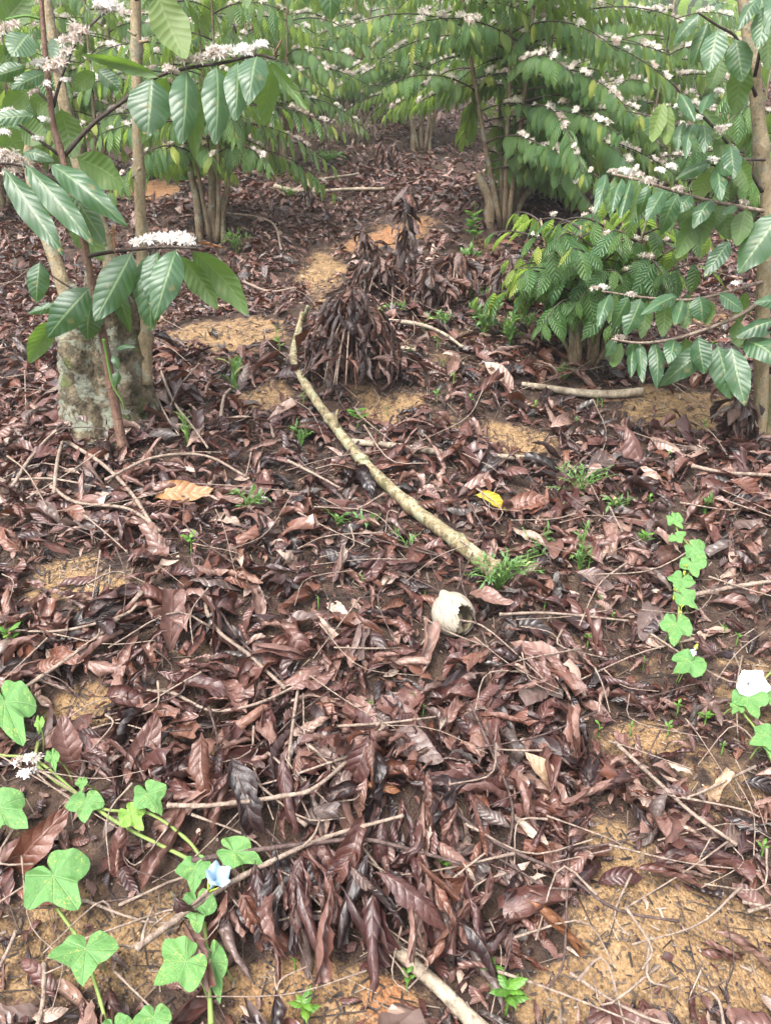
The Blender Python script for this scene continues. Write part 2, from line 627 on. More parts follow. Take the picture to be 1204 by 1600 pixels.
M['stump'] = mat_bark('stump_bark', (.022, .018, .012), (.095, .076, .048), (.23, .19, .125), 30, .9, lichen=(.235, .25, .195), moss=(.06, .08, .018), bstr=1.0, stretch=(1, 1, .8), lth=.505)
M['pole'] = mat_bark('pale_stem_bark', (.13, .098, .056), (.215, .168, .100), (.31, .25, .16), 50, .8, lichen=(.25, .235, .165))
M['shoot'] = mat_bark('reddish_shoot_bark', (.085, .045, .032), (.15, .085, .06), (.22, .14, .10), 60, .7)
M['dark_twig'] = mat_bark('dark_branch_bark', (.03, .022, .018), (.055, .040, .032), (.09, .068, .055), 70, .7)
M['stem'] = mat_bark('coffee_stem_bark', (.09, .065, .042), (.17, .125, .08), (.30, .235, .15), 30, .85, lichen=(.27, .27, .2))
M['mossy'] = mat_bark('mossy_bark', (.05, .055, .02), (.10, .09, .045), (.2, .16, .1), 30, .9, moss=(.05, .08, .015))
M['log'] = mat_bark('lichened_branch_bark', (.06, .045, .025), (.20, .16, .09), (.35, .295, .19), 60, .8, lichen=(.34, .34, .22), moss=(.075, .075, .028))
M['greylog'] = mat_bark('weathered_wood', (.13, .10, .075), (.26, .21, .155), (.42, .36, .28), 30, .8)
M['twig'] = mat_bark('dead_twig_bark', (.12, .088, .07), (.22, .165, .13), (.34, .265, .21), 60, .7)
M['darktwig'] = mat_bark('wet_twig_bark', (.035, .022, .02), (.075, .048, .042), (.14, .095, .08), 60, .55)


def mat_simple(name, c1, c2, scale=20, rough=.6, spec=.3, trans=None, tfac=.3):
    k = NT(name)
    tone = k.tone()
    pos = k.n('ShaderNodeTexCoord').outputs['Object']
    n1 = k.noise(pos, scale, 3)
    col = k.mix(k.m('ADD', k.m('MULTIPLY', tone, .7), k.m('MULTIPLY', k.m('SUBTRACT', n1, .5), .8), clamp=True), c1, c2)
    return k.bsdf(col, rough, n1, .2, .01, spec, trans, tfac)


M['vine_stem'] = mat_simple('vine_stem', (.16, .22, .06), (.30, .20, .10), 12, .6)
M['green_stem'] = mat_simple('green_stem', (.10, .2, .04), (.2, .3, .08), 12, .6)
k = NT('coffee_flower')
tn = k.tone()
M['flower'] = k.bsdf(k.ramp(tn, [(0, (.74, .70, .66)), (.4, (.66, .57, .51)), (.7, (.42, .30, .25)), (1, (.22, .12, .085))]), .6, None, spec=.25, trans=(.8, .75, .68), tfac=.3)
k = NT('fresh_coffee_flower')
tn = k.tone()
M['freshflower'] = k.bsdf(k.ramp(tn, [(0, (.84, .82, .79)), (.8, (.82, .78, .74)), (1, (.6, .46, .38))]), .6, None, spec=.25, trans=(.85, .82, .76), tfac=.3)
M['blue_petal'] = mat_simple('pale_blue_petal', (.30, .42, .56), (.46, .56, .66), 14, .5, .3, (.4, .65, .9), .3)
M['white_petal'] = mat_simple('white_petal', (.82, .82, .86), (.86, .85, .88), 14, .5, .3, (.85, .85, .88), .3)
M['sepal'] = mat_simple('yellow_green_sepal', (.30, .36, .05), (.45, .48, .10), 14, .5)
# vine leaf with radiating veins and yellow flecks
k = NT('vine_leaf')
uv = k.n('ShaderNodeUVMap', uv_map='UVMap')
sp = k.n('ShaderNodeSeparateXYZ', {0: uv.outputs[0]})
x_, y_ = k.m('SUBTRACT', sp.outputs[0], .5), k.m('ABSOLUTE', k.m('SUBTRACT', sp.outputs[1], .5))
dd = None
for ang in (0, 32, 74, 125):
    ca, sa = math.cos(R_(ang)), math.sin(R_(ang))
    e = k.m('ABSOLUTE', k.m('SUBTRACT', k.m('MULTIPLY', x_, sa), k.m('MULTIPLY', y_, ca)))
    dd = e if dd is None else k.m('MINIMUM', dd, e)
vn = k.smooth(dd, .003, .010, 1, 0)
tone = k.tone()
pos = k.n('ShaderNodeTexCoord').outputs['Object']
n1 = k.noise(pos, 3.5, 3)
n2 = k.noise(pos, 16, 2)
base = k.mix(k.m('ADD', k.m('MULTIPLY', tone, .6), k.m('MULTIPLY', n1, .4)), (.075, .19, .060), (.125, .265, .070))
base = k.mix(k.smooth(tone, .85, .95), base, (.17, .30, .045))
col = k.mix(k.m('MULTIPLY', vn, .35), base, (.20, .32, .14))
col = k.mix(k.m('MULTIPLY', k.smooth(n2, .57, .66), k.smooth(k.noise(pos, 2.1, 2), .48, .62)), col, (.30, .36, .09))
M['vine_leaf'] = k.bsdf(col, .6, k.m('ADD', k.m('MULTIPLY', vn, -1), n1), .4, .012, .35, (.2, .38, .08), .25)
# snail shell
k = NT('bleached_shell')
uv = k.n('ShaderNodeUVMap', uv_map='UVMap')
sp = k.n('ShaderNodeSeparateXYZ', {0: uv.outputs[0]})
cmb = k.n('ShaderNodeCombineXYZ', {0: k.m('MULTIPLY', sp.outputs[0], 60), 1: k.m('MULTIPLY', sp.outputs[1], 4)})
st = k.noise(cmb.outputs[0], 1.6, 4, .7)
pos = k.n('ShaderNodeTexCoord').outputs['Object']
n2 = k.noise(pos, 28, 4)
col = k.ramp(st, [(.34, (.07, .052, .032)), (.42, (.20, .165, .115)), (.5, (.33, .295, .24)), (.8, (.42, .39, .335))])
col = k.mix(k.smooth(n2, .55, .75, 0, .6), col, (.20, .16, .10))
M['shell'] = k.bsdf(col, .55, st, .3, .006, .4)
k = NT('shell_inside')
pos = k.n('ShaderNodeTexCoord').outputs['Object']
n2 = k.noise(pos, 40, 4)
M['shell_in'] = k.bsdf(k.ramp(n2, [(.3, (.10, .08, .05)), (.6, (.24, .20, .13)), (.8, (.36, .31, .22))]), .7, n2, .4, .006)
# debris: chips, needles of wood, crumbs
k = NT('wood_chips')
tn = k.tone()
M['chips'] = k.bsdf(k.ramp(tn, [(0, (.013, .011, .011)), (.4, (.042, .030, .025)), (.75, (.10, .072, .055)), (.94, (.18, .14, .105)), (1, (.32, .27, .22))]), .7, None, spec=.3)
k = NT('soil_grains')
tn = k.tone()
M['grains'] = k.bsdf(k.ramp(tn, [(0, (.10, .060, .030)), (.5, (.24, .145, .068)), (.9, (.30, .195, .10)), (1, (.38, .30, .20))]), .8, None, spec=.25)
# soil
k = NT('plantation_soil')
pos = k.n('ShaderNodeTexCoord').outputs['Object']
bare = k.attr('bare', 'GEOMETRY')
red = k.attr('red', 'GEOMETRY')
far = k.attr('far', 'GEOMETRY')
n1, n2, n3, n4 = k.noise(pos, 4, 4), k.noise(pos, 30, 4, .65), k.noise(pos, 160, 3, .6), k.noise(pos, 420, 2)
vo = k.n('ShaderNodeTexVoronoi', {'Vector': pos, 'Scale': 190.0})
och = k.ramp(k.m('ADD', k.m('MULTIPLY', n2, .5), k.m('MULTIPLY', n3, .5)), [(.3, (.085, .053, .030)), (.46, (.195, .120, .058)), (.6, (.285, .185, .095)), (.75, (.38, .285, .18))])
redc = k.ramp(n3, [(.35, (.21, .088, .036)), (.6, (.32, .15, .068))])
och = k.mix(red, och, redc)
vcol = k.n('ShaderNodeSeparateXYZ', {0: vo.outputs['Color']}).outputs[0]
och = k.mix(k.smooth(vcol, .72, .86, 0, .75), och, (.075, .052, .036))
och = k.mix(k.smooth(vcol, .08, .03, 0, .3), och, (.40, .31, .21))
wet = k.noise(pos, 7.5, 4, .6)
och = k.mix(k.smooth(wet, .54, .72, 0, .45), och, (.105, .060, .030))
hum = k.ramp(n2, [(.3, (.020, .013, .011)), (.55, (.055, .034, .025)), (.8, (.12, .078, .052))])
f = k.smooth(k.m('ADD', k.m('ADD', bare, k.m('MULTIPLY', k.m('SUBTRACT', n2, .5), 1.3)), k.m('MULTIPLY', k.m('SUBTRACT', n1, .5), .8)), .30, .85)
col = k.mix(f, hum, och)
grs = k.ramp(n1, [(.3, (.018, .032, .011)), (.7, (.04, .06, .02))])
col = k.mix(far, col, grs)
hg = k.m('ADD', k.m('ADD', n2, k.m('MULTIPLY', n3, .8)), k.m('MULTIPLY', vo.outputs['Distance'], -.9))
M['soil'] = k.bsdf(col, .9, hg, .5, .012, .25)

# ================================================================== GROUND
BARE = [(350, 525, 105, 26, 1, 0), (402, 622, 44, 18, 1, 0), (250, 500, 40, 14, .6, 0), (600, 368, 66, 24, 1, .8), (620, 648, 62, 28, 1, 0), (800, 686, 58, 20, 1, 0), (690, 660, 40, 14, .7, 0), (560, 610, 40, 14, .6, 0),
        (500, 442, 42, 14, .9, 0), (1060, 640, 120, 30, 1, 0), (240, 292, 45, 12, .9, .8), (505, 452, 30, 10, .8, 0), (760, 385, 30, 12, .6, .5),
        (1090, 1480, 150, 115, .85, 0), (965, 1440, 60, 75, .95, 0), (1010, 1160, 70, 34, 1, .1), (965, 1330, 50, 50, .9, 0), (1150, 1250, 120, 100, .6, 0), (1190, 1090, 80, 70, .55, 0), (1000, 1050, 110, 40, .4, 0), (880, 1000, 60, 30, .35, 0),
        (1130, 1180, 80, 40, .5, 0), (60, 1500, 130, 130, .8, 0), (200, 1500, 120, 90, .85, 0), (470, 1550, 110, 60, .95, .15), (610, 1560, 45, 45, 1, 1),
        (120, 1105, 55, 34, 1, 0), (100, 895, 50, 36, .8, 0), (160, 920, 40, 20, .8, 0), (880, 1560, 90, 60, .9, 0), (940, 540, 35, 12, .5, 0),
        (330, 1180, 26, 20, .7, 0), (290, 1010, 40, 20, .5, 0), (1180, 1010, 60, 30, .4, 0), (700, 560, 50, 14, .5, 0), (580, 430, 30, 10, .5, .4),
        (730, 530, 60, 14, .5, 0), (30, 1320, 30, 60, .5, 0), (1090, 500, 60, 20, .5, .4), (470, 275, 50, 10, .5, .6)]
BG = []
for (px, py, rx, ry, s, rd) in BARE:
    q = P(px, py)
    dz = project(q)[2]
    y1, y0 = P(px, py - ry)[1], P(px, py + ry)[1]
    BG.append((q[0], q[1], rx * dz / FPX, abs(y1 - y0) / 2, s, rd))


def wob(x, y):
    return .22 * np.sin(9 * x + 4 * y) + .2 * np.sin(17 * y - 6 * x + 1) + .16 * np.sin(31 * x + 23 * y + 2)


def bareness(x, y):
    b = np.zeros_like(x)
    r = np.zeros_like(x)
    for (cx, cy, rx, ry, s, rd) in BG:
        d = ((x - cx) / rx) ** 2 + ((y - cy) / ry) ** 2
        g = s * np.clip((1.7 - d + 1.5 * wob(x, y)) / 1.3, 0, 1)
        r = np.where(g > b, rd * np.clip(g, 0, 1), r)
        b = np.maximum(b, g)
    return b, r


ux = np.linspace(-4.9, 4.9, 270)
uy = np.linspace(-2.7, 5.6, 360)
gx, gy = np.meshgrid(0.9 * np.sinh(ux), 0.8 * np.sinh(uy) + 0.7, indexing='ij')
gz = H(gx, gy)
bb, rr = bareness(gx, gy)
gi = np.arange(len(ux) - 1)[:, None] * len(uy) + np.arange(len(uy) - 1)[None]
gq = np.stack([gi, gi + len(uy), gi + len(uy) + 1, gi + 1], -1).reshape(-1, 4)
ground = obj('ground', mesh_from('ground', np.stack([gx, gy, gz], -1).reshape(-1, 3), gq, None, np.stack([gx, gy], -1).reshape(-1, 2), True,
                                 {'bare': bb.ravel(), 'red': rr.ravel(), 'far': np.clip((gy.ravel() - 9.5) / 2, 0, 1) * .9}), M['soil'])
tag(ground, 'ochre sandy plantation soil rising up the slope', None, None, 'structure')

# ================================================================== LANDMARK WORDS
LAND = [('white snail shell', 705, 952), ('lichened stump', 165, 640), ('blue morning glory flower', 345, 1362), ('large white morning glory flower', 1185, 1072),
        ('weathered stick at the bottom', 660, 1520), ('chain of vine leaves', 1070, 930), ('small leafy coffee bush', 915, 560),
        ('cone of withered leaves', 545, 560), ('big lower left vine leaves', 120, 1430), ('bare ochre soil at lower right', 1050, 1440),
        ('long jointed twig', 450, 1335), ('yellow fallen leaf', 768, 790), ('long fallen branch, near its foot', 765, 880),
        ('long fallen branch, near its middle', 600, 755), ('orange fallen leaf', 285, 775), ('short peeled log', 910, 612),
        ('half buried branch', 690, 703), ('small white vine flower', 45, 1205), ('bright lone seedling', 695, 1355),
        ('big curled tan leaf', 1120, 1245), ('mossy right hand trunk', 1190, 690), ('sprawling green weed', 775, 905),
        ('small ochre patch at left', 120, 1100), ('feathery weed in the litter', 385, 795), ('lone green sprout at left', 298, 855),
        ('middle of the bottom edge', 600, 1590), ('left border above the vine', 20, 1000), ('right border below the trunk', 1190, 900),
        ('pair of crossed twigs at left', 190, 985), ('centre of the leaf carpet', 520, 1080)]


def where(px, py):
    b = min(LAND, key=lambda q: (q[1] - px) ** 2 + (q[2] - py) ** 2)
    dx, dy = px - b[1], py - b[2]
    d = math.hypot(dx, dy)
    side = ('right of' if dx > 0 else 'left of') if abs(dx) > abs(dy) * .8 else ('below' if dy > 0 else 'above')
    return ('close ' if d < 60 else '') + side + ' the ' + b[0]


# ================================================================== DEAD LEAF LITTER
SHAPES = [('flat', dict(roll=.6, bend=.4, twist=.4, crump=.02)), ('cupped', dict(roll=1.5, bend=.7, twist=.5, crump=.03)),
          ('rolled', dict(roll=3.0, bend=.7, twist=.7, crump=.03)), ('curled', dict(roll=1.7, bend=2.6, twist=1.2, crump=.035)),
          ('twisted', dict(roll=2.0, bend=1.2, twist=2.6, crump=.04)), ('arched', dict(roll=-1.2, bend=1.4, twist=.6, crump=.03)),
          ('folded', dict(roll=-2.3, bend=.8, twist=.8, crump=.035)), ('crumpled', dict(roll=2.2, bend=1.9, twist=1.6, crump=.07))]
HI, HJ, LO, XS = [], [], [], []
for i in range(32):
    nm, kw = SHAPES[i % 8]
    rs = np.random.default_rng(100 + i)
    kw = {q: v_ * rs.uniform(.75, 1.25) for q, v_ in kw.items()}
    W_ = rs.uniform(.30, .46)
    kw['torn'] = [1.0, 1.0, .72, 1.0, .58][i % 5]
    HI.append((nm, dead_leaf(13, 6, W_, 200 + i, **kw)))
    HJ.append(dead_leaf(9, 4, W_, 200 + i, **kw))
    LO.append((nm, dead_leaf(5, 3, W_, 200 + i, **kw)))
    XS.append(dead_leaf(5, 2, W_, 200 + i, **kw))
HI_ME = []
for nm, t_ in HI:
    me = tpl_mesh('dead_leaf', t_)
    me.materials.append(M['dead'])
    HI_ME.append(me)


def gnormal(x, y, e=.06):
    dx = (H(x + e, y) - H(x - e, y)) / (2 * e)
    dy = (H(x, y + e) - H(x, y - e)) / (2 * e)
    n = np.stack([-dx, -dy, np.ones_like(dx)], -1)
    return n / np.linalg.norm(n, axis=-1, keepdims=True)


BANK = P(480, 1400)
CLEAR = []                        # things resting on the litter: leaves lie under, not over them


def clear_path(pts, r):
    pts = np.array(pts, float)
    for q in spline(pts, len(pts) * 4):
        g_ = P(q[0], q[1], .03)
        CLEAR.append((g_[0], g_[1], r))


clear_path([(472, 492), (458, 556), (480, 605), (515, 655), (565, 718), (640, 790), (715, 848), (772, 890)], .055)
clear_path([(815, 600), (860, 607), (930, 616), (1003, 612)], .06)
clear_path([(575, 1442), (620, 1482), (665, 1525), (715, 1572), (770, 1625)], .05)
clear_path([(706, 960), (706, 985)], .085)
clear_path([(213, 1482), (330, 1398), (420, 1348), (510, 1308), (630, 1274)], .03)
for a_, b_ in [((8, 1098), (40, 1172)), ((0, 1262), (52, 1300)), ((84, 1368), (128, 1428)), ((135, 1483), (128, 1545)), ((134, 1252), (132, 1292)), ((232, 1240), (256, 1280)), ((204, 1272), (228, 1302)),
               ((305, 1356), (302, 1402)), ((364, 1330), (421, 1350)), ((308, 1412), (310, 1465)), ((290, 1502), (232, 1546)), ((332, 1502), (346, 1576)), ((1052, 810), (1106, 876)), ((1080, 880), (1094, 956)),
               ((1056, 976), (1052, 1016)), ((1078, 1034), (1046, 1056)), ((1168, 1080), (1186, 1128)), ((1200, 1150), (1165, 1165)), ((120, 1240), (60, 1200)), ((160, 1270), (310, 1352))]:
    clear_path([a_, ((a_[0] + b_[0]) / 2, (a_[1] + b_[1]) / 2), b_], .05)
CLEAR = np.array(CLEAR)


def scatter(n, y0, y1, Lr, lift, tilt, keep_bare, rs, bank=True, half=.62, margin=.35):
    """random leaves on the ground: returns matrices, positions, lengths, lift"""
    yy = rs.uniform(y0, y1, n)
    hw = half * (yy * .97 + .5) + margin
    acc = rs.uniform(0, 1, n) < hw / hw.max()
    yy, hw = yy[acc], hw[acc]
    xx = rs.uniform(-1, 1, len(yy)) * hw
    b, _ = bareness(xx, yy)
    keep = rs.uniform(0, 1, len(yy)) < np.maximum(1 - b * 1.35, keep_bare)
    xx, yy = xx[keep], yy[keep]
    b = b[keep]
    cl = (((xx[:, None] - CLEAR[None, :, 0]) ** 2 + (yy[:, None] - CLEAR[None, :, 1]) ** 2) < CLEAR[None, :, 2] ** 2).any(1)
    keep = ~cl | (rs.uniform(0, 1, len(xx)) < .4)
    xx, yy, b, cl = xx[keep], yy[keep], b[keep], cl[keep]
    m = len(xx)
    N_ = gnormal(xx, yy)
    az = rs.uniform(0, 2 * np.pi, m)
    L = (Lr[0] + (Lr[1] - Lr[0]) * rs.uniform(0, 1, m) ** 1.5) * (1 - .4 * b)
    lf = lift * rs.uniform(0, 1, m) * (1 - .8 * b)
    tl = rs.normal(0, tilt, (m, 2)) * (1 - .5 * b)[:, None] * np.where(cl, .25, 1)[:, None]
    L = np.where(cl, L * .75, L)
    lf = np.where(cl, 0, lf)
    X = np.stack([np.cos(az), np.sin(az), np.zeros(m)], 1)
    nh = N_ + np.stack([tl[:, 0], tl[:, 1], np.zeros(m)], 1)
    if bank:   # leaves draped down the little bank in the foreground
        bk = np.exp(-((xx - BANK[0]) / .28) ** 2 - ((yy - BANK[1] - .02) / .10) ** 2) > rs.uniform(.15, 1, m)
        X[bk] = np.stack([rs.normal(0, .35, bk.sum()), -np.ones(bk.sum()), np.full(bk.sum(), -.75)], 1)
        nh[bk] = np.stack([rs.normal(0, .7, bk.sum()), np.full(bk.sum(), -.9), np.full(bk.sum(), .6)], 1)
        lf[bk] += .025
    nh /= np.linalg.norm(nh, axis=1)[:, None]
    X -= nh * np.sum(X * nh, 1)[:, None]
    X /= np.linalg.norm(X, axis=1)[:, None]
    Yv = np.cross(nh, X)
    A = np.stack([X, Yv, nh], -1) * L[:, None, None]
    A[:, :, 1] *= rs.uniform(.85, 1.2, m)[:, None]
    pos = np.stack([xx, yy, H(xx, yy) + lf + .012], 1)
    return A, pos, L, lf


rs = np.random.default_rng(11)
A, pos, L, lf = scatter(11500, .22, 3.1, (.045, .155), .034, .31, .06, rs)
A_b, pos_b, L_b, lf_b = scatter(2800, .2, 1.5, (.05, .155), .040, .34, .06, rs)
A, pos, L, lf = np.concatenate([A, A_b]), np.concatenate([pos, pos_b]), np.concatenate([L, L_b]), np.concatenate([lf, lf_b])
var = rs.integers(0, 32, len(A))
tone = rs.uniform(0, 1, len(A))
pr = project(pos)
inf = (pr[:, 0] > 8) & (pr[:, 0] < IW - 8) & (pr[:, 1] < IH - 8)
big = L / pr[:, 2] * (.55 + lf / .05 * .45)
big[~inf] = 0
order = np.argsort(-big)
CN = [(.14, 'blackish'), (.32, 'dark maroon'), (.52, 'dark brown'), (.72, 'brown'), (.90, 'light brown'), (1.1, 'pale tan')]
NLEAF = 278
for i in order[:NLEAF]:
    o = obj('dead_leaf', HI_ME[var[i]], None, None, mat4(A[i], pos[i]))
    tn = float(tone[i]) * .9
    o['tone'] = tn
    cn = next(c for lim, c in CN if tn < lim)
    tag(o, f"{cn} {HI[var[i]][0]} dead leaf {where(pr[i, 0], pr[i, 1])}", 'dead leaf', 'dead coffee leaves on the ground')
rest = order[NLEAF:]
mb = MB()
for v_ in range(32):
    ii = rest[var[rest] == v_]
    near = ii[pr[ii, 2] < 2.3]
    farr = ii[pr[ii, 2] >= 2.3]
    mb.stamp(HJ[v_], A[near], pos[near])
    mb.stamp(LO[v_][1], A[farr], pos[farr])
for (n, y0, y1, Lr) in [(24000, 2.9, 6.0, (.035, .115)), (20000, 5.8, 10.5, (.05, .12))]:
    A2, p2, L2, l2 = scatter(n, y0, y1, Lr, .035, .34, .05, rs, False)
    v2 = rs.integers(0, 32, len(A2))
    for v_ in range(32):
        ii = np.where(v2 == v_)[0]
        mb.stamp(XS[v_], A2[ii], p2[ii])
# small broken bits between the leaves
BIT = [dead_leaf(4, 2, .5, 800 + i, roll=[.4, 1.2, -1., 2.][i % 4], bend=[.4, 1.5, .8][i % 3], twist=.8, crump=.05) for i in range(8)]
_c = CLEAR
CLEAR = np.array([[99., 99., .01]])
A4, p4, L4, l4 = scatter(20000, .2, 3.6, (.014, .05), .010, .30, .32, rs, False)
CLEAR = _c
v4 = rs.integers(0, 8, len(A4))
for v_ in range(8):
    mb.stamp(BIT[v_], A4[v4 == v_], p4[v4 == v_] - [0, 0, .006])
A3, p3, L3, l3 = scatter(9500, .22, 4.0, (.022, .06), .025, .45, .30, rs, False)
v3 = rs.integers(0, 32, len(A3))
for v_ in range(32):
    ii = np.where(v3 == v_)[0]
    mb.stamp(LO[v_][1], A3[ii], p3[ii])
o = obj('leaf_litter', mb.mesh('leaf_litter'), M['dead'])
o['joined'] = 1.0
tag(o, 'carpet of brown dead coffee leaves covering the slope', 'leaf litter', None, 'stuff')

# wood chips, straw and crumbs of bark
ch = (np.array([[0, -.5, 0], [0, .5, 0], [1, .35, .1], [1, -.35, 0], [.5, 0, .35], [.4, 0, -.3]], float) - [.5, 0, 0],
      None, np.array([[0, 1, 4], [1, 2, 4], [2, 3, 4], [3, 0, 4], [1, 0, 5], [2, 1, 5], [3, 2, 5], [0, 3, 5]]), np.zeros((6, 2)))


def chips(n, y0, y1, Lr, wr, onbare, rs):
    yy = rs.uniform(y0, y1, n)
    xx = rs.uniform(-1, 1, n) * (.62 * (yy + .5) + .3)
    b, _ = bareness(xx, yy)
    k_ = rs.uniform(0, 1, n) < (np.clip(b, .12, 1) if onbare else 1)
    xx, yy = xx[k_], yy[k_]
    m = len(xx)
    az = rs.uniform(0, 6.28, m)
    N_ = gnormal(xx, yy) + np.stack([rs.normal(0, .15, m), rs.normal(0, .15, m), np.zeros(m)], 1)
    N_ /= np.linalg.norm(N_, axis=1)[:, None]
    X = np.stack([np.cos(az), np.sin(az), np.zeros(m)], 1)
    X -= N_ * np.sum(X * N_, 1)[:, None]
    X /= np.linalg.norm(X, axis=1)[:, None]
    L_ = rs.uniform(0, 1, m) ** 2 * (Lr[1] - Lr[0]) + Lr[0]
    w_ = rs.uniform(*wr, m)
    A_ = np.stack([X * L_[:, None], np.cross(N_, X) * w_[:, None], N_ * (w_ * .8)[:, None]], -1)
    return A_, np.stack([xx, yy, H(xx, yy) + .002 + rs.uniform(0, .004, m)], 1)


mb = MB()
mb.stamp(ch, *chips(24000, .2, 2.2, (.004, .026), (.0012, .005), True, rs))
mb.stamp(ch, *chips(15000, 1.6, 6.0, (.02, .08), (.002, .005), False, rs))
mb.stamp(ch, *chips(4500, .25, 3.0, (.03, .11), (.0015, .003), False, rs))
o = obj('wood_chips', mb.mesh('wood_chips', False), M['chips'])
o['joined'] = 1.0
tag(o, 'chips of bark and straw strewn over bare soil', 'debris', None, 'stuff')
gr = (np.array([[1, 0, 0], [-1, 0, 0], [0, 1, 0], [0, -1, 0], [0, 0, 1], [0, 0, -1]], float) * .5, None,
      np.array([[0, 2, 4], [2, 1, 4], [1, 3, 4], [3, 0, 4], [2, 0, 5], [1, 2, 5], [3, 1, 5], [0, 3, 5]]), np.zeros((6, 2)))
mb = MB()
mb.stamp(gr, *chips(15000, .2, 2.0, (.002, .008), (.002, .006), True, rs))
o = obj('soil_grains', mb.mesh('soil_grains', False), M['grains'])
o['joined'] = 1.0
tag(o, 'coarse ochre grains lying loose on bare soil', 'grit', None, 'stuff')

# ------------------------------------------------ single leaves one can point at
SPECIAL = [(285, 778, 100, 20, 0, 'orange_dead', .4, 'large orange brown fallen leaf below the stump'), (768, 790, 62, -20, 0, 'yellow_dead', .2, 'yellow fallen leaf with brown end beside the long branch'),
           (1120, 1245, 75, 60, 3, 'orange_dead', .95, 'big tan leaf curled into a hood on bare soil at right'), (850, 1222, 95, 125, 0, 'orange_dead', .9, 'tall light tan leaf standing at edge of bare soil'),
           (868, 1455, 120, -45, 2, 'orange_dead', 1.0, 'pale rolled leaf with whitish edge at edge of bare soil'), (1160, 1490, 110, -35, 2, 'dead', .85, 'long rolled pinkish brown leaf at lower right border'),
           (225, 1185, 130, 80, 0, 'dead', .58, 'big flat brown leaf with clear ribs above the left vine'), (110, 1180, 110, 100, 0, 'dead', .62, 'reddish brown leaf between left vine shoot and ribbed leaf'),
           (60, 1330, 150, 60, 0, 'dead', .55, 'long brown leaf under the big vine leaves at left border'), (255, 1335, 150, 65, 1, 'dead', .66, 'pale veined brown leaf left of the blue flower'),
           (185, 1340, 120, 80, 5, 'dead', .5, 'upright brown leaf between vine leaves at lower left'), (270, 985, 110, 100, 0, 'dead', .7, 'tall ribbed light brown leaf below the crossed twigs'),
           (495, 1285, 90, 10, 5, 'dead', .25, 'purplish maroon leaf lying under the long jointed twig'), (700, 1480, 120, 95, 2, 'dead', .25, 'wet dark red rolled leaf above the bottom stick'),
           (520, 1455, 130, -55, 2, 'dead', .28, 'long wine red leaf hanging down the little bank'), (455, 1010, 95, 20, 1, 'dead', .68, 'broad brown leaf in the middle of the carpet'),
           (590, 1240, 75, -10, 1, 'orange_dead', 1.0, 'pale cream curled leaf above the long jointed twig'), (1040, 1375, 110, -15, 2, 'dead', .5, 'narrow folded brown leaf crossing the bare soil'),
           (820, 795, 80, 10, 0, 'dead', .72, 'flat light brown leaf right of the yellow leaf'), (990, 720, 110, -70, 5, 'dead', .6, 'large drooping brown leaf in front of right hand trunk'),
           (460, 590, 60, 0, 0, 'dead', .22, 'dark red leaf draped over the long branch')]
for (px, py, lpx, ang, vs, mt, tn, lab) in SPECIAL:
    q = P(px, py, .03)
    dz = project(q)[2]
    L_ = lpx * dz / FPX
    t_ = HI[[0, 1, 2, 3, 4, 5, 6, 7][vs] + 8 * random.randint(0, 3)][1]
    a = R_(ang)
    u_, v_ = RGT * math.cos(a) + UPV * math.sin(a), None
    n_ = gnormal(q[0], q[1]) + .5 * nrm(CAM - q)
    me = tpl_mesh('fallen_leaf', t_)
    o = obj('fallen_leaf', me, M[mt], None, mat4(frame(u_, n_) * L_, q + np.array([0, 0, .015])))
    o['tone'] = tn
    tag(o, lab, 'fallen leaf', 'dead coffee leaves on the ground')

# ================================================================== BRANCHES AND TWIGS ON THE GROUND


def ground_path(pts, lift):
    return np.array([P(x, y, lift) for x, y in pts])


def gstick(name, label, cat, pts, w0, w1, mat, lift=.02, nodes=0, group=None, n=26, sides=9, lump=.0, rough=.03, side=None, seed=0):
    C = ground_path(pts, lift)
    z0, z1 = project(C[0])[2], project(C[-1])[2]
    c0 = C[0].copy()
    me = tube_mesh(name, C - c0, w0 / 2 * z0 / FPX, w1 / 2 * z1 / FPX, n=n, sides=sides, nodes=nodes, rough=rough, lump=lump, seed=seed)
    if side:
        root = empty(name, c0)
        obj('stem', me, M[mat], root)
        for sp_, wa, wb in side:
            D = np.array([P(x, y, l_) for x, y, l_ in sp_])
            zz = project(D[0])[2]
            obj('side_twig', tube_mesh('side_twig', D - c0, wa / 2 * zz / FPX, wb / 2 * zz / FPX, n=10, sides=6, rough=.05), M[mat], root)
        return tag(root, label, cat, group)
    o = obj(name, me, M[mat])
    o.location = c0
    return tag(o, label, cat, group)


gstick('fallen_branch', 'long pale lichened branch lying diagonally across the leaf litter', 'branch',
       [(472, 492), (458, 556), (480, 605), (515, 655), (565, 718), (640, 790), (715, 848), (772, 890)], 8, 27, 'log', .04, n=90, sides=14, lump=.05, rough=.06, nodes=7, seed=5,
       side=[([(474, 500, .05), (478, 488, .09), (481, 478, .12)], 9, 6), ([(462, 530, .05), (468, 522, .07), (470, 512, .09)], 8, 5), ([(528, 672, .05), (525, 650, .1), (528, 640, .12)], 6, 3)])
gstick('log', 'short peeled log lying under the small coffee bush', 'log', [(815, 600), (860, 607), (930, 616), (1003, 612)], 8, 15, 'greylog', .02, lump=.06, n=30, sides=11, seed=2)
gstick('half_buried_branch', 'straight grey branch half buried behind the long pale branch', 'branch', [(545, 690), (620, 697), (700, 708), (830, 716)], 11, 9, 'greylog', .012, lump=.05, n=30, seed=3)
gstick('weathered_stick', 'thick grey weathered stick at the bottom edge', 'stick', [(570, 1438), (620, 1482), (665, 1525), (715, 1572), (770, 1625)], 20, 26, 'greylog', .03, lump=.06, n=36, sides=12, seed=4)
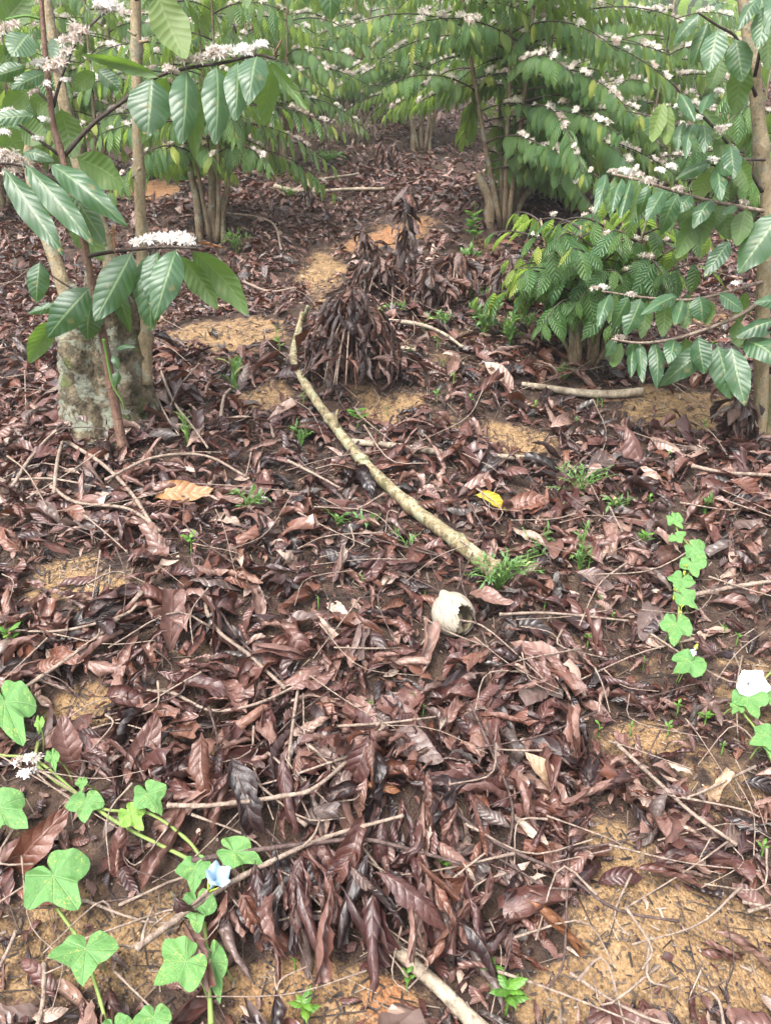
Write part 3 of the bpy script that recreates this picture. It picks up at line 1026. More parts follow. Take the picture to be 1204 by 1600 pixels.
gstick('long_twig', 'long jointed pale twig crossing above the blue flower', 'twig', [(213, 1482), (330, 1398), (420, 1348), (510, 1308), (630, 1274)], 12, 5, 'twig', .075, nodes=8, n=64,
       side=[([(300, 1415, .08), (318, 1398, .09), (345, 1368, .08), (352, 1330, .05)], 6, 4), ([(470, 1326, .09), (490, 1305, .1), (500, 1280, .08)], 5, 3), ([(222, 1475, .08), (226, 1452, .08), (240, 1415, .06)], 7, 4)])
gstick('long_twig', 'jointed twig lying above the long twig in the lower litter', 'twig', [(262, 1258), (330, 1258), (440, 1244), (500, 1225), (600, 1135)], 8, 5, 'twig', .07, nodes=6, n=50)
TW = [([(0, 1100), (90, 1040), (165, 985), (222, 925)], 7, 9, 'twig', 'pale straight twig rising left of the shell, longest of two crossed'),
      ([(10, 985), (100, 985), (190, 962), (215, 945)], 5, 6, 'twig', 'thin twig crossed under the pale one at left'),
      ([(20, 760), (45, 720), (80, 680), (110, 660)], 8, 4, 'twig', 'pale twig leaning to the left border below the stump'),
      ([(85, 770), (90, 720), (98, 690)], 8, 6, 'twig', 'short upright twig left of the stump foot'),
      ([(80, 760), (120, 785), (200, 795), (250, 830)], 7, 6, 'twig', 'bent pale twig running right from the left litter'),
      ([(20, 750), (80, 748), (150, 760)], 6, 3, 'twig', 'level thin twig under the stump at left'),
      ([(105, 690), (160, 725), (205, 770), (245, 832)], 8, 7, 'twig', 'pale twig slanting down right from the stump'),
      ([(165, 750), (240, 715), (320, 712), (385, 745)], 6, 5, 'twig', 'arched twig right of the stump foot'),
      ([(320, 930), (325, 960), (345, 990), (385, 1020), (445, 1075)], 8, 7, 'twig', 'curved twig through the middle of the litter'),
      ([(340, 950), (375, 1000), (420, 1040), (440, 1060)], 5, 4, 'darktwig', 'dark thin twig beside the curved twig'),
      ([(230, 1080), (270, 1083), (330, 1110), (400, 1100), (470, 1068)], 7, 5, 'twig', 'wavy twig above the ribbed leaf at left'),
      ([(470, 1050), (462, 1100), (452, 1180), (450, 1260), (478, 1290)], 6, 8, 'twig', 'upright twig in the lower middle litter'),
      ([(520, 1135), (600, 1130), (680, 1120)], 6, 4, 'twig', 'level pale twig in the lower middle litter'),
      ([(560, 690), (500, 740), (455, 705)], 4, 4, 'darktwig', 'thin dark twig left of the long branch'),
      ([(450, 720), (490, 740), (530, 762)], 6, 4, 'twig', 'short reddish twig left of the long branch'),
      ([(660, 1230), (700, 1260), (780, 1320), (880, 1365), (960, 1420), (1060, 1440)], 9, 5, 'darktwig', 'long dark twig slanting onto the bare soil at lower right'),
      ([(735, 1100), (770, 1180), (800, 1260), (790, 1350)], 6, 5, 'darktwig', 'dark twig crossing the slanting one in the lower right litter'),
      ([(960, 1160), (1020, 1215), (1080, 1270), (1150, 1320)], 8, 7, 'twig', 'pale straight twig on bare soil at right'),
      ([(900, 1390), (850, 1385), (810, 1360), (760, 1330)], 5, 4, 'darktwig', 'short dark twig above the bare soil'),
      ([(870, 1330), (940, 1320), (1000, 1308)], 6, 4, 'darktwig', 'level dark twig on bare soil'),
      ([(890, 1520), (950, 1560), (1010, 1590), (1060, 1605)], 7, 6, 'twig', 'pale twig at the bottom right edge'),
      ([(1090, 1540), (1120, 1560), (1130, 1600)], 6, 6, 'twig', 'short forked twig at the lower right corner'),
      ([(860, 1540), (880, 1500), (885, 1400), (890, 1280)], 5, 4, 'darktwig', 'thin upright twig left of the bare soil'),
      ([(780, 960), (860, 958), (980, 970)], 6, 4, 'twig', 'thin pale twig right of the shell'),
      ([(1080, 930), (1140, 918), (1204, 908)], 10, 8, 'twig', 'brown twig leading from chain of vine leaves to right border'),
      ([(1080, 728), (1130, 738), (1210, 743)], 8, 7, 'twig', 'pale thin twig in front of right hand trunk'),
      ([(590, 500), (650, 506), (690, 520), (722, 542)], 10, 5, 'greylog', 'pale bent branch behind the cone of withered leaves'),
      ([(430, 292), (480, 300), (540, 296), (600, 295)], 9, 6, 'greylog', 'pale thin branch far up between the bushes'),
      ([(452, 250), (470, 275), (492, 298)], 9, 7, 'greylog', 'short pale branch leaning toward the left bush'),
      ([(470, 282), (500, 280), (560, 272)], 6, 5, 'greylog', 'thin branch highest up between the bushes'),
      ([(380, 440), (420, 455), (460, 450)], 5, 4, 'twig', 'thin twig left of the ochre strip'),
      ([(330, 330), (420, 345), (440, 390)], 5, 4, 'twig', 'thin bent twig right of the left bush foot'),
      ([(250, 575), (270, 625), (300, 665), (325, 700)], 5, 4, 'twig', 'straw coloured twig right of the stump'),
      ([(235, 600), (260, 650), (280, 680)], 4, 3, 'twig', 'thin straw twig against the stump'),
      ([(345, 650), (350, 620), (360, 608)], 7, 5, 'twig', 'short bent twig beside the small weed'),
      ([(60, 1600), (68, 1560), (70, 1505)], 9, 9, 'twig', 'short pale upright peg on bare soil at lower left'),
      ([(0, 1510), (15, 1480), (25, 1455)], 9, 7, 'twig', 'short twig at the left border on bare soil'),
      ([(430, 1560), (440, 1530), (480, 1510)], 5, 3, 'twig', 'tiny forked twig on soil at bottom'),
      ([(760, 1560), (790, 1510), (800, 1450)], 5, 4, 'darktwig', 'dark thin twig beside the bottom seedlings'),
      ([(640, 850), (690, 870), (560, 835)], 4, 3, 'darktwig', 'dark bent twig below the long branch'),
      ([(930, 700), (880, 760), (960, 820), (1010, 850)], 4, 4, 'darktwig', 'thin dark arc of twig right of the yellow leaf')]
for i, (pts, a, b, mt, lab) in enumerate(TW):
    gstick('twig', lab, 'twig', pts, a * .82, b * .82, mt, .05, nodes=4, group='twigs on the litter', n=22, sides=6, seed=i)
rs = np.random.default_rng(21)
seen = 0
while seen < 260:
    py = rs.uniform(420, 1580)
    px = rs.uniform(10, 1190)
    ln = rs.uniform(60, 190) * (.5 + py / 1600)
    a = rs.uniform(0, 3.14)
    p0 = P(px, py)
    p1 = P(px + ln * math.cos(a), min(py + ln * math.sin(a) * .6, 1650))
    if abs(p1[1] - p0[1]) > .5:
        continue
    pm = (p0 + p1) / 2 + np.append(rs.normal(0, .025, 2), 0)
    pts = []
    for q in (p0, pm, p1):
        pts.append([q[0], q[1], float(H(q[0], q[1])) + rs.uniform(.045, .07)])
    pts = np.array(pts)
    r0 = rs.uniform(.0009, .0022)
    o = obj('twig', tube_mesh('twig', pts - pts[0], r0 * 1.3, r0 * .7, n=8, sides=5, nodes=2, rough=.05, seed=seen), M['twig' if rs.uniform() < .75 else 'darktwig'])
    o.location = pts[0]
    mp_ = project(pm)
    tag(o, f"thin dry twig lying {where(mp_[0], mp_[1])}", 'twig', 'thin twigs in the litter')
    seen += 1

# ================================================================== COFFEE BUSHES
MIDL = [green_leaf(8, 4, W=.27 + .03 * (i % 3), bulge=[.05, .1, .16, .12, .08, .2][i], fold=.5, wave=.012, seed=40 + i, tipcurl=.1 * (i % 3)) for i in range(6)]
MIDL_ME = []
for t_ in MIDL:
    me = tpl_mesh('leaf', t_)
    me.materials.append(M['coffee_leaf'])
    MIDL_ME.append(me)
FARL = [green_leaf(4, 2, W=.34, bulge=.12, fold=.5, wave=.01, seed=60 + i) for i in range(3)]


def flower_tpl(nfl, npet, seed, pl=.0125, spread=.03, hair=1.0):
    """tuft of star shaped coffee flowers on one node; branch along X, tuft upward"""
    rs = np.random.default_rng(seed)
    V, Q, T, U = [], [], [], []
    n = 0
    for _ in range(nfl):
        d = nrm([rs.normal(0, .7), rs.normal(0, .8), abs(rs.normal(.55, .5))])
        b = np.array([rs.uniform(-.5, .5) * spread, 0, .004])
        c = b + d * rs.uniform(.008, .016)
        A_ = frame(d, [rs.normal(), rs.normal(), rs.normal()])
        # tube of the flower
        w_ = .0012
        V += [b + A_[:, 1] * w_, b - A_[:, 1] * w_, c - A_[:, 1] * w_ * 1.3, c + A_[:, 1] * w_ * 1.3]
        Q.append((n, n + 1, n + 2, n + 3))
        n += 4
        for p in range(npet):
            a = 6.283 * p / npet + rs.uniform(-.2, .2)
            o_ = nrm(A_[:, 1] * math.cos(a) + A_[:, 2] * math.sin(a) + d * rs.uniform(.0, .9))
            s_ = nrm(np.cross(o_, d)) * rs.uniform(.0022, .0034)
            l_ = pl * rs.uniform(.75, 1.25)
            V += [c, c + o_ * l_ * .5 + s_, c + o_ * l_ - d * l_ * .25 * rs.uniform(0, 1), c + o_ * l_ * .5 - s_]
            Q.append((n, n + 1, n + 2, n + 3))
            n += 4
    return np.array(V), np.array(Q), None, np.zeros((n, 2))


FLM, FLN = [], []
for i in range(5):
    me = tpl_mesh('flower_cluster', flower_tpl(9, 5, 300 + i, .014, .035))
    me.materials.append(M['flower'])
    FLM.append(me)
    me = tpl_mesh('flower_cluster', flower_tpl(20, 6, 320 + i, .017, .045))
    me.materials.append(M['freshflower'] if i % 2 else M['flower'])
    FLN.append(me)

UP = np.array([0, 0, 1.0])


def bush_data(h, R, nst, nbr, leafL, seed, skirt=.3, flowers=.4, lean=.22, step=.055, hang=.8, top=True, arch=.28, lowright=False):
    rs = np.random.default_rng(seed)
    stems, branches, leaves, flw = [], [], [], []
    a0 = rs.uniform(0, 6.28)
    for i in range(nst):
        az = a0 + 6.283 * i / nst + rs.uniform(-.4, .4)
        d = np.array([math.cos(az), math.sin(az), 0])
        hh = h * rs.uniform(.82, 1.0)
        ln = lean * h * rs.uniform(.5, 1.2)
        pts = [d * .03, d * (.06 + ln * .25) + UP * hh * .25, d * (.05 + ln * .6) + UP * hh * .55, d * (.04 + ln) + UP * hh]
        C = spline(pts, 14)
        rad = .006 + .006 * h
        stems.append((C, rad * rs.uniform(.8, 1.1), .004))
        nb = max(2, nbr // nst)
        for j in range(nb):
            s = skirt + (1 - skirt) * (j + rs.uniform(0, .6)) / nb
            p = C[min(13, int(s * 13))] + (C[min(13, int(s * 13) + 1)] - C[min(13, int(s * 13))]) * (s * 13 % 1)
            ba = az + (j * 2.399963) + rs.uniform(-.3, .3)
            bd = np.array([math.cos(ba), math.sin(ba), 0])
            if lowright and s < .42:
                bd[0] = abs(bd[0])
            ln_ = R * (1.08 - .55 * (s - skirt) / (1 - skirt)) * rs.uniform(.7, 1.12)
            if bd @ d < -.2:
                ln_ *= .7
            cv = rs.uniform(.3, .65)
            t = np.linspace(0, 1, 9)
            B = p + bd * (ln_ * t)[:, None] * .93 + UP * (ln_ * (arch * rs.uniform(.7, 1.4) * t - cv * t * t))[:, None]
            branches.append((B, .0045, .0016))
            bi = len(branches) - 1
            nn = max(3, int(ln_ * .78 / step))
            for k_ in range(nn):
                tt = .22 + .78 * (k_ + rs.uniform(-.15, .15)) / (nn - 1)
                tt = min(max(tt, .05), 1)
                i0 = min(7, int(tt * 8))
                q = B[i0] + (B[i0 + 1] - B[i0]) * (tt * 8 - i0)
                dr = nrm(B[i0 + 1] - B[i0])
                sd_ = nrm(np.cross(dr, UP))
                for sg in (-1, 1):
                    if rs.uniform() < .08:
                        continue
                    x = sd_ * sg * rs.uniform(.15, .6) + dr * rs.uniform(.05, .5) - UP * rs.uniform(hang * .8, hang * 1.5)
                    nh = UP * .5 + sd_ * sg * .55 + dr * .8 + rs.normal(0, .15, 3)
                    Lx = leafL * rs.uniform(.75, 1.15) * (1 - .45 * max(0, tt - .8) / .2)
                    leaves.append((q, x, nh, Lx, bi, tt))
                if tt < .93 and rs.uniform() < flowers:
                    flw.append((q + UP * .004, dr, rs.uniform(.8, 1.5), bi))
    return stems, branches, leaves, flw


def make_bush(name, label, px, py, h, R, nst, nbr, leafL, seed, group='coffee bushes of the plantation', limit=300, mat='stem', trunk=None, dark=1.0, wide=1.0, off=(0, 0), flscale=1.0, **kw):
    base = P(px, py)
    base = np.array([base[0] + off[0], base[1] + off[1], float(H(base[0] + off[0], base[1] + off[1])) - .01])
    root = empty(name, base)
    tag(root, label, 'coffee bush', group)
    stems, brs, lvs, flw = bush_data(h, R, nst, nbr, leafL, seed, **kw)
    rs = np.random.default_rng(seed + 999)
    if trunk:
        for (dx, dz, dx2, r) in trunk:
            me = tube_mesh('trunk', [[dx, 0, -.04], [dx * .9 + dx2 * .2, -.01, dz * .5], [dx + dx2, .0, dz]], r * 1.15, r * .8, n=12, sides=10, lump=.07, rough=.06, seed=int(abs(dx) * 1000) + 1)
            obj('trunk', me, M['mossy' if mat == 'mossy' else 'stem'], root)
    for i, (C, a, b) in enumerate(stems):
        obj('stem', tube_mesh('stem', C, a, b, n=16, sides=7, rough=.05, seed=i), M['stem'], root)
    bo = []
    for i, (B, a, b) in enumerate(brs):
        bo.append(obj('branch', tube_mesh('branch', B, a, b, n=9, sides=5), M['dark_twig'], root))
    # leaves: the ones that show largest as parts, the rest joined
    Ps = np.array([l[0] for l in lvs]) + base
    pr_ = project(Ps)
    sc = np.array([l[3] for l in lvs]) / pr_[:, 2]
    out = (pr_[:, 0] < -20) | (pr_[:, 0] > IW + 20) | (pr_[:, 1] < -40) | (pr_[:, 1] > IH)
    sc[out] *= .01
    od = np.argsort(-sc)
    rest_ = {}
    for r_, i in enumerate(od):
        q, x, nh, Lx, bi, tt = lvs[i]
        A_ = frame(x, nh) * Lx
        A_[:, 1] *= wide
        v_ = rs.integers(0, 6)
        if r_ < limit and not out[i]:
            o = obj('leaf', MIDL_ME[v_], None, bo[bi], mat4(A_, q))
            o['tone'] = float(np.clip(rs.uniform(0, 1) * .84 + (.22 if tt > .88 else 0), 0, .97)) * dark
        else:
            rest_.setdefault(10 + int(v_) % 3 if out[i] else int(v_), []).append((A_, q))
    if rest_:
        mb = MB()
        for v_, l in rest_.items():
            mb.stamp(MIDL[v_] if v_ < 10 else FARL[v_ - 10], np.array([a for a, _ in l]), np.array([b for _, b in l]))
        o = obj('foliage', mb.mesh('foliage'), M['coffee_leaf'], root)
        o['joined'] = 1.0
        o['kind'] = 'stuff'
    for (q, dr, s_, bi) in flw:
        pq = project(q + base)
        if -30 < pq[0] < IW + 30 and -40 < pq[1]:
            o = obj('flower_cluster', FLM[rs.integers(0, 5)], None, bo[bi], mat4(frame(dr, UP) * s_ * flscale * .8, q))
            o['tone'] = float(rs.uniform(0, .18) if rs.uniform() < .8 else rs.uniform(.3, .55))
            o['joined'] = .42
    return root, base


make_bush('coffee_bush', 'tall flowering coffee bush with several stems in the middle', 790, 352, 2.15, .88, 6, 156, .118, 1, step=.031, lowright=True, skirt=.20, flowers=.4, lean=.17, limit=300, flscale=1.0,
          trunk=[(-.09, .26, -.07, .026), (-.01, .32, .02, .020), (.05, .22, .10, .016)])
make_bush('coffee_bush', 'small round coffee bush on a short trunk right of centre', 915, 572, .60, .34, 6, 66, .125, 2, dark=.5, wide=1.3, skirt=.56, flowers=.3, lean=.28, hang=.6, limit=300, flscale=.75, arch=.6, step=.045,
          trunk=[(-.05, .20, -.01, .028), (.02, .2, .01, .022), (.07, .2, .02, .022)])
make_bush('coffee_bush', 'coffee bush with thin dark stems behind the lichened stump', 335, 375, 1.5, .72, 5, 60, .14, 3, step=.045, skirt=.40, flowers=.4, lean=.14, limit=240,
          trunk=[(-.08, .35, -.02, .02), (.0, .38, .02, .022), (.05, .3, .05, .018)])
make_bush('coffee_bush', 'flowering coffee bush with grey foot left of the open lane', 440, 272, 1.9, .72, 4, 78, .122, 4, step=.038, skirt=.30, flowers=.4, lean=.14, limit=260, flscale=1.0, off=(-.05, .1),
          trunk=[(-.04, .3, -.02, .02), (.06, .32, .03, .026)])
make_bush('coffee_bush', 'coffee bush with brown trunk just behind the middle bush', 660, 238, 2.1, .85, 4, 84, .115, 5, step=.036, skirt=.30, flowers=.42, lean=.16, limit=260, flscale=1.0,
          trunk=[(-.08, .3, -.03, .02), (.05, .28, .04, .018)])
make_bush('coffee_bush', 'coffee bush half hidden between middle bush and right hand tree', 990, 285, 1.2, .74, 4, 72, .125, 6, step=.038, skirt=.15, flowers=.7, lean=.15, limit=240, flscale=1.15)
make_bush('coffee_bush', 'bluish green coffee bush seen behind the left stems', 150, 285, 1.8, .85, 4, 72, .125, 8, step=.042, skirt=.22, flowers=.4, lean=.15, limit=260, flscale=1.2)
make_bush('coffee_bush', 'coffee bush at the left border behind the near shoots', 5, 330, 1.5, .7, 4, 34, .18, 9, skirt=.35, flowers=.4, lean=.15, limit=120)
make_bush('coffee_bush', 'coffee bush at the right border behind the near trunk', 1165, 330, 1.0, .6, 4, 34, .175, 10, skirt=.2, flowers=.42, lean=.14, limit=160)
make_bush('coffee_bush', 'distant coffee bush at top of the open lane', 540, 186, 2.0, .85, 5, 80, .125, 12, step=.042, skirt=.12, flowers=.4, lean=.16, limit=220, flscale=1.15)
make_bush('coffee_bush', 'distant coffee bush left of the lane behind the flowering one', 300, 190, 2.1, 1.0, 5, 80, .125, 13, step=.042, skirt=.12, flowers=.4, lean=.16, limit=200, flscale=1.15)
make_bush('coffee_bush', 'distant coffee bush right of the middle bush near the hill', 905, 190, 1.25, .85, 5, 78, .125, 14, step=.042, skirt=.1, flowers=.4, lean=.16, limit=200, flscale=1.15)
make_bush('coffee_bush', 'distant coffee bush under the hillside at right', 1075, 195, .85, .8, 5, 66, .125, 15, step=.042, skirt=.1, flowers=.4, lean=.16, limit=160, flscale=1.15)

# far rows: seen small, one crown each
CROWNS = []
for s_ in range(4):
    _, brs, lvs, flw = bush_data(1.9, 1.0, 5, 46, .2, 500 + s_, skirt=.05, flowers=.7, lean=.16, step=.09)
    mb = MB()
    rs = np.random.default_rng(s_)
    vv = rs.integers(0, 3, len(lvs))
    for v_ in range(3):
        l = [lvs[i] for i in range(len(lvs)) if vv[i] == v_]
        mb.stamp(FARL[v_], np.array([frame(a[1], a[2]) * a[3] for a in l]), np.array([a[0] for a in l]))
    me = mb.mesh('crown')
    me.materials.append(M['coffee_leaf'])
    mbf = MB()
    for (q, dr, sc_, bi) in flw:
        mbf.stamp(flower_tpl(4, 4, bi, .022, .06), (frame(dr, UP) * sc_ * 1.4)[None], q[None])
    fe = mbf.mesh('blossom')
    fe.materials.append(M['flower'])
    te = tube_mesh('trunk', [[0, 0, -.1], [.05, 0, .7], [0, .05, 1.5]], .05, .02, n=6, sides=6)
    te.materials.append(M['stem'])
    CROWNS.append((me, fe, te))
rs = np.random.default_rng(77)
FARLAB = {0: 'leftmost', 1: 'left', 2: 'middle', 3: 'right', 4: 'rightmost'}
for row, y0 in enumerate((9.6, 12.0, 14.6, 17.5, 21)):
    nx = 7 + row
    for j in range(nx):
        x = (j - (nx - 1) / 2) * (1.75 + .12 * row) + rs.uniform(-.35, .35) + .4
        y = y0 + rs.uniform(-.5, .5)
        if abs(x) > .56 * y + .8:
            continue
        p = np.array([x, y, float(H(x, y))])
        if x > 2.4 + .22 * (y - 9.6) and x < .52 * y:
            hs_ = .45
        else:
            hs_ = rs.uniform(.85, 1.1)
        r = empty('coffee_bush', p)
        r.rotation_euler = (0, 0, rs.uniform(0, 6.28))
        s_ = hs_
        r.scale = (s_, s_, s_)
        c_ = CROWNS[rs.integers(0, 4)]
        o = obj('crown', c_[0], None, r)
        o['joined'] = 1.0
        o['tone'] = float(rs.uniform())
        o = obj('blossom', c_[1], None, r)
        o['joined'] = .7
        obj('trunk', c_[2], None, r)
        tag(r, f"small far coffee bush, {FARLAB[min(4, int(j / nx * 5))]} in {['nearest', 'second', 'third', 'fourth', 'farthest'][row]} row behind the lane", 'coffee bush', 'far coffee bushes up the slope')

# overgrown hillside beyond
mb = MB()
rs = np.random.default_rng(5)
m = 900
hy = rs.uniform(24, 75, m)
hx = rs.uniform(-.75, .75, m) * hy
hr = rs.uniform(.7, 1.6, m)
tp = []
for v_ in range(3):
    ii = np.where(rs.integers(0, 3, m) == v_)[0]
    for c in range(12):
        d = rs.normal(0, 1, (len(ii), 3))
        d /= np.linalg.norm(d, axis=1)[:, None]
        d[:, 2] = abs(d[:, 2])
        pp = np.stack([hx[ii], hy[ii], H(hx[ii], hy[ii])], 1) + d * hr[ii][:, None]
        dn = d * .6 + rs.normal(0, .4, d.shape) - np.array([0, 0, .4])
        As = np.array([frame(dn[k_], d[k_]) * (hr[ii[k_]] * rs.uniform(.6, 1.0)) for k_ in range(len(ii))])
        mb.stamp(FARL[v_], As, pp)
o = obj('hillside_scrub', mb.mesh('hillside_scrub'), M['coffee_leaf'])
o['joined'] = 1.0
tag(o, 'dense green scrub covering the far hillside at upper right', 'scrub', None, 'stuff')

# ================================================================== NEAR TREES
NEARL = [green_leaf(34, 10, W=.42, bulge=b_, fold=f_, corr=.0055, wave=.02, seed=80 + i, tipcurl=tc, twist=tw)
         for i, (b_, f_, tc, tw) in enumerate([(.06, .5, .1, .1), (.12, .6, .05, -.2), (.18, .5, .1, .25), (.10, .9, .2, 0), (.22, .6, 0, -.15), (.04, .3, .25, .2)])]
NEAR_ME = []
for t_ in NEARL:
    me = tpl_mesh('leaf', t_)
    me.materials.append(M['near_leaf'])
    NEAR_ME.append(me)


def near_leaf(parent, org, Yp, b, t, wpx, db=0., dt=0., under=False, roll=0., tone=None, var=None, mat=None):
    """leaf from pixel b to pixel t on the tree standing at depth Yp (db, dt: metres toward the back)"""
    B_, T_ = PY(b[0], b[1], Yp + db), PY(t[0], t[1], Yp + dt)
    x = T_ - B_
    Lm = np.linalg.norm(x)
    zc = project((B_ + T_) / 2)[2]
    tocam = nrm(CAM - B_)
    n_ = tocam * .75 + UP * .35
    if under:
        n_ = -tocam + UP * .2
    xn = nrm(x)
    n_ = n_ - xn * (n_ @ xn)
    n_ = nrm(n_)
    n_ = n_ * math.cos(roll) + np.cross(xn, n_) * math.sin(roll)
    A_ = frame(x, n_) * Lm
    A_[:, 1] *= (wpx * zc / FPX) / (.42 * Lm)
    A_[:, 2] *= .8
    i = random.randrange(6) if var is None else var
    o = obj('leaf', NEAR_ME[i], None, parent, mat4(A_, B_ - org))
    o['tone'] = random.uniform(.1, .8) if tone is None else tone
    return o


def near_flower(parent, org, Yp, x, y, rpx, d=0., fresh=True):
    p = PY(x, y, Yp + d)
    z = project(p)[2]
    s = rpx * z / FPX / .034
    a = random.uniform(-.4, .4)
    o = obj('flower_cluster', FLN[random.choice((1, 3)) if fresh else random.choice((0, 2, 4))], None, parent,
            mat4(frame([math.cos(a), math.sin(a), random.uniform(-.3, .3)], UP + np.array([random.uniform(-.5, .5), random.uniform(-.6, .1), 0])) * s, p - org))
    o['tone'] = random.uniform(0, .2)
    o['joined'] = .75
    return o


def near_tube(name, parent, org, Yp, pts, w0, w1, mat, n=30, sides=9, nodes=0, lump=.0, rough=.03, d0=0., d1=0., seed=0):
    ds = np.linspace(d0, d1, len(pts))
    C = np.array([PY(x, y, Yp + d) for (x, y), d in zip(pts, ds)])
    z0, z1 = project(C[0])[2], project(C[-1])[2]
    return obj(name, tube_mesh(name, C - org, w0 / 2 * z0 / FPX, w1 / 2 * z1 / FPX, n=n, sides=sides, nodes=nodes, lump=lump, rough=rough, seed=seed), M[mat], parent)


# ---- left: old stump with poles and a flowering shoot
sb = P(165, 688)
YS = sb[1] + .10
org = np.array([sb[0], YS, sb[2]])
st_root = empty('coffee_stump', org)
tag(st_root, 'old lichened coffee stump with pale stems and flowering shoot at left', 'coffee tree')
# stump body: lumpy lathe with two lobes
rs = np.random.default_rng(31)
nz, na = 44, 56
zz = np.linspace(-.06, .46, nz)
an = np.linspace(0, 2 * np.pi, na, endpoint=False)
Zm, Am = np.meshgrid(zz, an, indexing='ij')
hz = np.clip(Zm / .46, 0, 1)
rad = .126 - .026 * hz + .035 * np.exp(-np.maximum(Zm, 0) / .05)
rad = rad * (1 + .13 * np.cos(2 * Am + .15) + .05 * np.sin(3 * Am + 4 * hz) + .045 * np.sin(5 * Am + 9 * hz + 1) + .03 * np.sin(9 * Am - 14 * hz) + .02 * np.sin(14 * Am + 25 * hz))
groove = np.exp(-((np.mod(Am - 4.75 + .3 * hz + np.pi, 2 * np.pi) - np.pi) / .16) ** 2)
rad = rad * (1 - .28 * groove)
kn = np.exp(-((np.mod(Am - 4.1 + np.pi, 2 * np.pi) - np.pi) / .3) ** 2 - ((hz - .55) / .12) ** 2)
rad = rad + .03 * kn
kn = np.exp(-((np.mod(Am - 5.6 + np.pi, 2 * np.pi) - np.pi) / .35) ** 2 - ((hz - .35) / .10) ** 2)
rad = rad + .022 * kn + rs.normal(0, .0022, rad.shape)
for fa, fz, am in [(4, 18, .009), (6, 30, .008), (11, 44, .006), (17, 60, .0045), (23, 90, .0035)]:
    rad = rad + am * np.sin(fa * Am + fz * Zm + rs.uniform(0, 6)) * np.sin(fz * .7 * Zm - fa * .6 * np.sin(Am) + rs.uniform(0, 6))
topc = np.where(hz > .8, 1 - .35 * ((hz - .8) / .2) ** 2, 1)
X_, Y_ = np.cos(Am) * rad * topc, np.sin(Am) * rad * topc * .85
Z_ = Zm - .09 * (hz ** 3) * (np.cos(Am - 2.2) * .5 + .3) + .02 * hz * np.sin(7 * Am)
V_ = np.stack([X_ - .012 + .0 * hz, Y_, Z_], -1).reshape(-1, 3)
i_ = np.arange(nz - 1)[:, None] * na + np.arange(na)[None]
j_ = np.arange(nz - 1)[:, None] * na + (np.arange(na)[None] + 1) % na
Q_ = np.stack([i_, j_, j_ + na, i_ + na], -1).reshape(-1, 4)
V_ = np.concatenate([V_, [[-.01, 0, .36]]])
T_ = np.array([((nz - 1) * na + j, (nz - 1) * na + (j + 1) % na, nz * na) for j in range(na)])
obj('trunk', mesh_from('trunk', V_, Q_, T_, np.zeros((len(V_), 2))), M['stump'], st_root)
NTu = lambda nm, pts, a, b, mt, **kw: near_tube(nm, st_root, org, YS, pts, a, b, mt, **kw)
NTu('stem', [(118, 520), (103, 460), (84, 400), (62, 340), (48, 270), (40, 180)], 26, 14, 'pole', lump=.04, d0=.05, d1=.2)
NTu('stem', [(196, 560), (192, 510), (182, 470), (175, 420), (160, 360), (130, 280), (112, 215), (98, 150), (84, 70), (70, -30)], 30, 13, 'pole', lump=.03, d0=-.02, d1=.12)
NTu('pole', [(229, 600), (227, 500), (222, 400), (217, 250), (214, 120), (211, -40)], 19, 16, 'pole', lump=.02, nodes=7, d0=-.03, d1=.05, n=50)
sh = NTu('shoot', [(193, 700), (183, 650), (172, 590), (162, 530), (148, 460), (130, 370), (112, 300), (98, 246), (84, 195), (77, 140), (69, 60), (63, -30)], 15, 7, 'shoot', lump=.03, nodes=6, d0=-.19, d1=-.15, n=60)
for sd_ in ([(213, 55), (206, 52), (200, 47)], [(218, 66), (226, 65), (232, 63)], [(219, 262), (213, 270), (206, 278)]):
    NTu('snag', sd_, 6, 3, 'pole', n=6, sides=6)
br = {}
DF = -.15
br['a'] = NTu('branch', [(99, 246), (125, 215), (152, 188), (200, 153), (245, 120), (300, 105), (350, 98), (400, 86), (430, 92)], 7, 4, 'dark_twig', d0=DF, d1=DF - .05, n=34, sides=7)
br['b'] = NTu('branch', [(84, 168), (92, 135), (104, 100), (122, 62), (150, 32), (176, 10)], 5, 3, 'dark_twig', d0=DF, d1=DF, n=20, sides=6)
br['c'] = NTu('branch', [(97, 245), (70, 225), (30, 195), (-20, 170)], 6, 4, 'dark_twig', d0=DF, d1=DF - .05, n=16, sides=6)
br['d'] = NTu('branch', [(82, 165), (62, 145), (40, 120), (20, 60)], 5, 3, 'dark_twig', d0=DF, d1=DF, n=16, sides=6)
br['e'] = NTu('branch', [(70, 118), (50, 92), (36, 76), (0, 40)], 4, 3, 'dark_twig', d0=DF, d1=DF, n=14, sides=6)
br['f'] = NTu('branch', [(138, 400), (165, 395), (206, 390), (260, 386), (308, 388)], 7, 4, 'dark_twig', d0=-.18, d1=-.24, n=20, sides=7)
br['g'] = NTu('branch', [(112, 300), (75, 275), (30, 258), (-10, 255)], 6, 4, 'dark_twig', d0=-.16, d1=-.24, n=16, sides=6)
br['h'] = NTu('branch', [(150, 470), (120, 455), (80, 430), (62, 408)], 4, 2, 'dark_twig', d0=-.18, d1=-.2, n=12, sides=5)
br['i'] = NTu('branch', [(66, 30), (40, 25), (10, 30)], 4, 3, 'green_stem', d0=-.15, d1=-.2, n=10, sides=6)
br['j'] = NTu('branch', [(212, 0), (240, -20), (258, -14), (300, -60)], 5, 4, 'dark_twig', d0=0, d1=-.2, n=10, sides=6)
br['k'] = NTu('branch', [(162, 530), (165, 545), (176, 600), (190, 625), (195, 640)], 5, 2, 'green_stem', d0=-.22, d1=-.2, n=12, sides=6)
